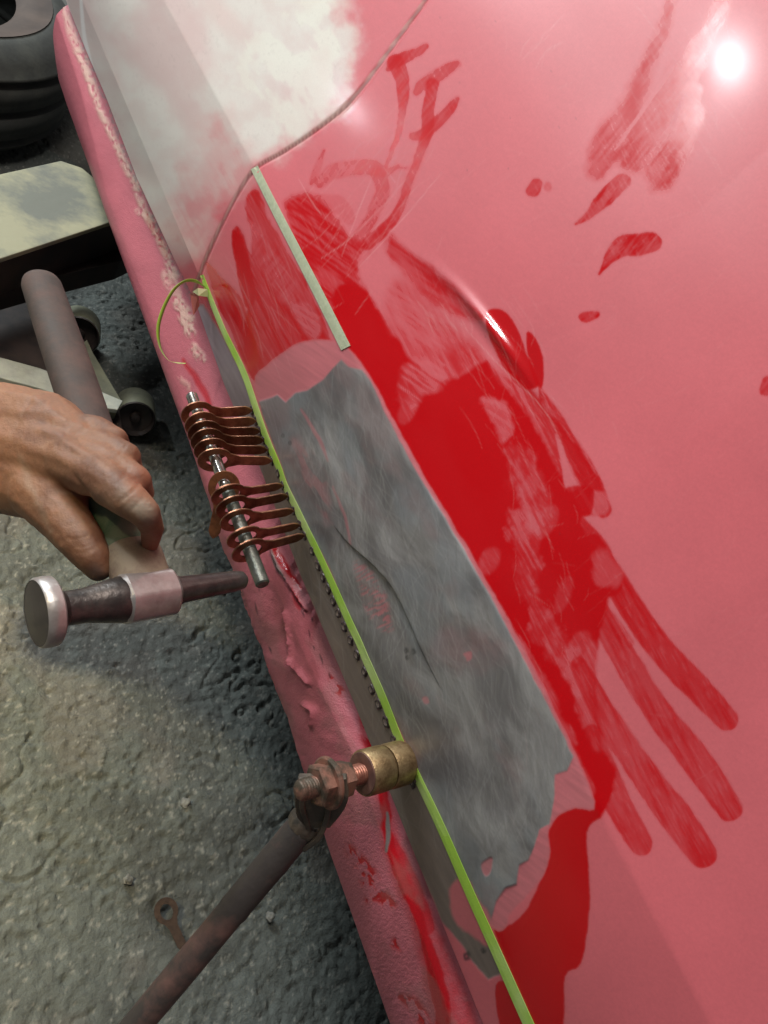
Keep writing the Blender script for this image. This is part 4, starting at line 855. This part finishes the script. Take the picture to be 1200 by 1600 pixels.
nt_ = M_skin.node_tree; an = nt_.nodes.new('ShaderNodeAttribute'); an.attribute_name = 'paint'; nt_.links.new(an.outputs['Color'], nt_.nodes['Principled BSDF'].inputs['Base Color'])
hand = link('person', me2, M_skin)
tag(hand, 'bare brown hand reaching in from the left, gripping a hammer handle', 'person')

# ------------------------------------------------------------------ things under and beyond the car
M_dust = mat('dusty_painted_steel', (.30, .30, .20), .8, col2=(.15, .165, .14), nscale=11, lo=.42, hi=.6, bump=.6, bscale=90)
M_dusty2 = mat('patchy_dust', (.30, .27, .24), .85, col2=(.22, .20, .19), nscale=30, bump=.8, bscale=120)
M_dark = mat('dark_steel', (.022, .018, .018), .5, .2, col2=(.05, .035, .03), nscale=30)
M_olive = mat('olive_jack_paint', (.17, .175, .12), .55, .2, col2=(.11, .115, .085), nscale=30, bump=.2)
M_pale = mat('pale_dusty_bar', (.36, .38, .33), .7, col2=(.26, .28, .25), nscale=40, bump=.4)
zb = .17
beam = empty('steel_beam', tuple(onz(80, 330, zb))); tag(beam, 'dusty pale box beam reaching under the sill above the jack wheels', 'beam')
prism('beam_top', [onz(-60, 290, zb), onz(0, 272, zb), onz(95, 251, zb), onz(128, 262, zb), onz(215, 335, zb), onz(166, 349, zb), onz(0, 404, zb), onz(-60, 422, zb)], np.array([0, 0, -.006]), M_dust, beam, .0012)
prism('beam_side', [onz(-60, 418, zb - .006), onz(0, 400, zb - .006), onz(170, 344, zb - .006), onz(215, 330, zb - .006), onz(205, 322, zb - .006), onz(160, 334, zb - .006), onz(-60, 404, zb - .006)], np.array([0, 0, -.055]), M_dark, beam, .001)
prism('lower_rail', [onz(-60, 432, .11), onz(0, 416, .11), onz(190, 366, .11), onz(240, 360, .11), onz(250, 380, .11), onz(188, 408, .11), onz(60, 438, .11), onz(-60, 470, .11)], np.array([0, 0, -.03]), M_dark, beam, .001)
# trolley jack
jack = empty('trolley_jack', tuple(onz(150, 600, .03))); tag(jack, 'olive floor jack with two dark wheels, half hidden by the hammer handle', 'jack')
def wheel(cx, cy, dx_, dy_, rpx, wd, z):
    c = onz(cx, cy, z); dpt = proj(c[None])[2][0]; ax = RT * dx_ - UP * dy_ - FW * .75; ax /= np.linalg.norm(ax); r = rpx / F * dpt
    w = lathe('wheel', c - ax * wd, ax, [(0, r * .93), (.003, r), (wd * .95, r), (wd, r * .96)], M_olive, jack, n=48, caps=False)
    lathe('wheel_face', c + ax * .0002, ax, [(0, r * .95), (.0012, r * .90), (-.006, r * .78), (-.008, r * .3), (-.002, r * .22), (-.001, .0004)], M_dark, w, n=48, caps=False)
wheel(212, 655, .28, .48, 31, .045, .032)
wheel(122, 525, .28, .48, 33, .045, .034)
zj = .045
prism('cross_bar', [onz(-60, 540, .075), onz(0, 558, .075), (onz(62, 575, .075)), onz(140, 604, .075), onz(192, 626, .075), onz(184, 640, .075), onz(140, 634, .075), onz(60, 606, .075), onz(0, 590, .075), onz(-60, 578, .075)], np.array([0, 0, -.006]), M_pale, jack, .001)
prism('side_plate', [onz(136, 530, .07), onz(146, 552, .07), onz(190, 626, .07), onz(186, 636, .07), onz(160, 634, .07), onz(130, 570, .07), onz(124, 540, .07)], np.array([0, 0, -.04]), M_olive, jack, .001)
prism('frame_plate', [onz(-60, 470, .05), onz(70, 470, .05), onz(140, 540, .05), onz(186, 636, .05), onz(196, 700, .05), onz(120, 700, .05), onz(40, 640, .05), onz(-60, 600, .05)][::1], np.array([0, 0, -.03]), M_dark, jack, .001)
# tyre beyond the sill
M_rub = mat('dusty_tyre_rubber', (.035, .037, .034), .85, col2=(.065, .068, .058), nscale=9, lo=.45, hi=.65, bump=.5, bscale=120)
M_rim = mat('brown_dusty_rim', (.06, .036, .025), .7, col2=(.035, .022, .017), nscale=10)
M_cav = mat('hole_shade_black', (.008, .008, .012), .8)
ty = empty('tyre', tuple(onz(20, 200, .0))); tag(ty, 'dusty black car tyre lying flat on the floor at the upper left', 'tyre')
TR, TW = .345, .165
tc = np.array([-.22, 1.28, TW / 2])
tax = np.array([.0, .0, 1.])
def tyre_prof():
    p = [(-TW / 2 + .01, TR * .80), (-TW / 2, TR * .84), (-TW / 2 + .004, TR * .88), (-TW / 2 + .018, TR * .965), (-TW / 2 + .030, TR * .985)]
    for g in (-.045, 0, .045): p += [(g - .006, TR * .997), (g - .0045, TR * .972), (g + .0045, TR * .972), (g + .006, TR * .997)]
    p += [(TW / 2 - .030, TR * .985), (TW / 2 - .018, TR * .965), (TW / 2 - .004, TR * .88), (TW / 2, TR * .84), (TW / 2 - .01, TR * .80)]
    return p
lathe('tread', tc, tax, tyre_prof(), M_rub, ty, n=160, caps=False, sharp=False)
lathe('rim', tc, tax, [(TW / 2 - .02, TR * .70), (TW / 2 - .008, TR * .74), (TW / 2 - .004, TR * .80), (TW / 2 + .001, TR * .845)], M_rim, ty, n=96, caps=False)
lathe('hole_dark_disc', tc, tax, [(-TW / 2 + .004, TR * .58), (-TW / 2 + .006, TR * .58)], M_cav, ty, n=64)  # black disc laid in for the shade inside the tyre's hole
import time; print('TOTAL verts', sum(len(m.vertices) for m in bpy.data.meshes))
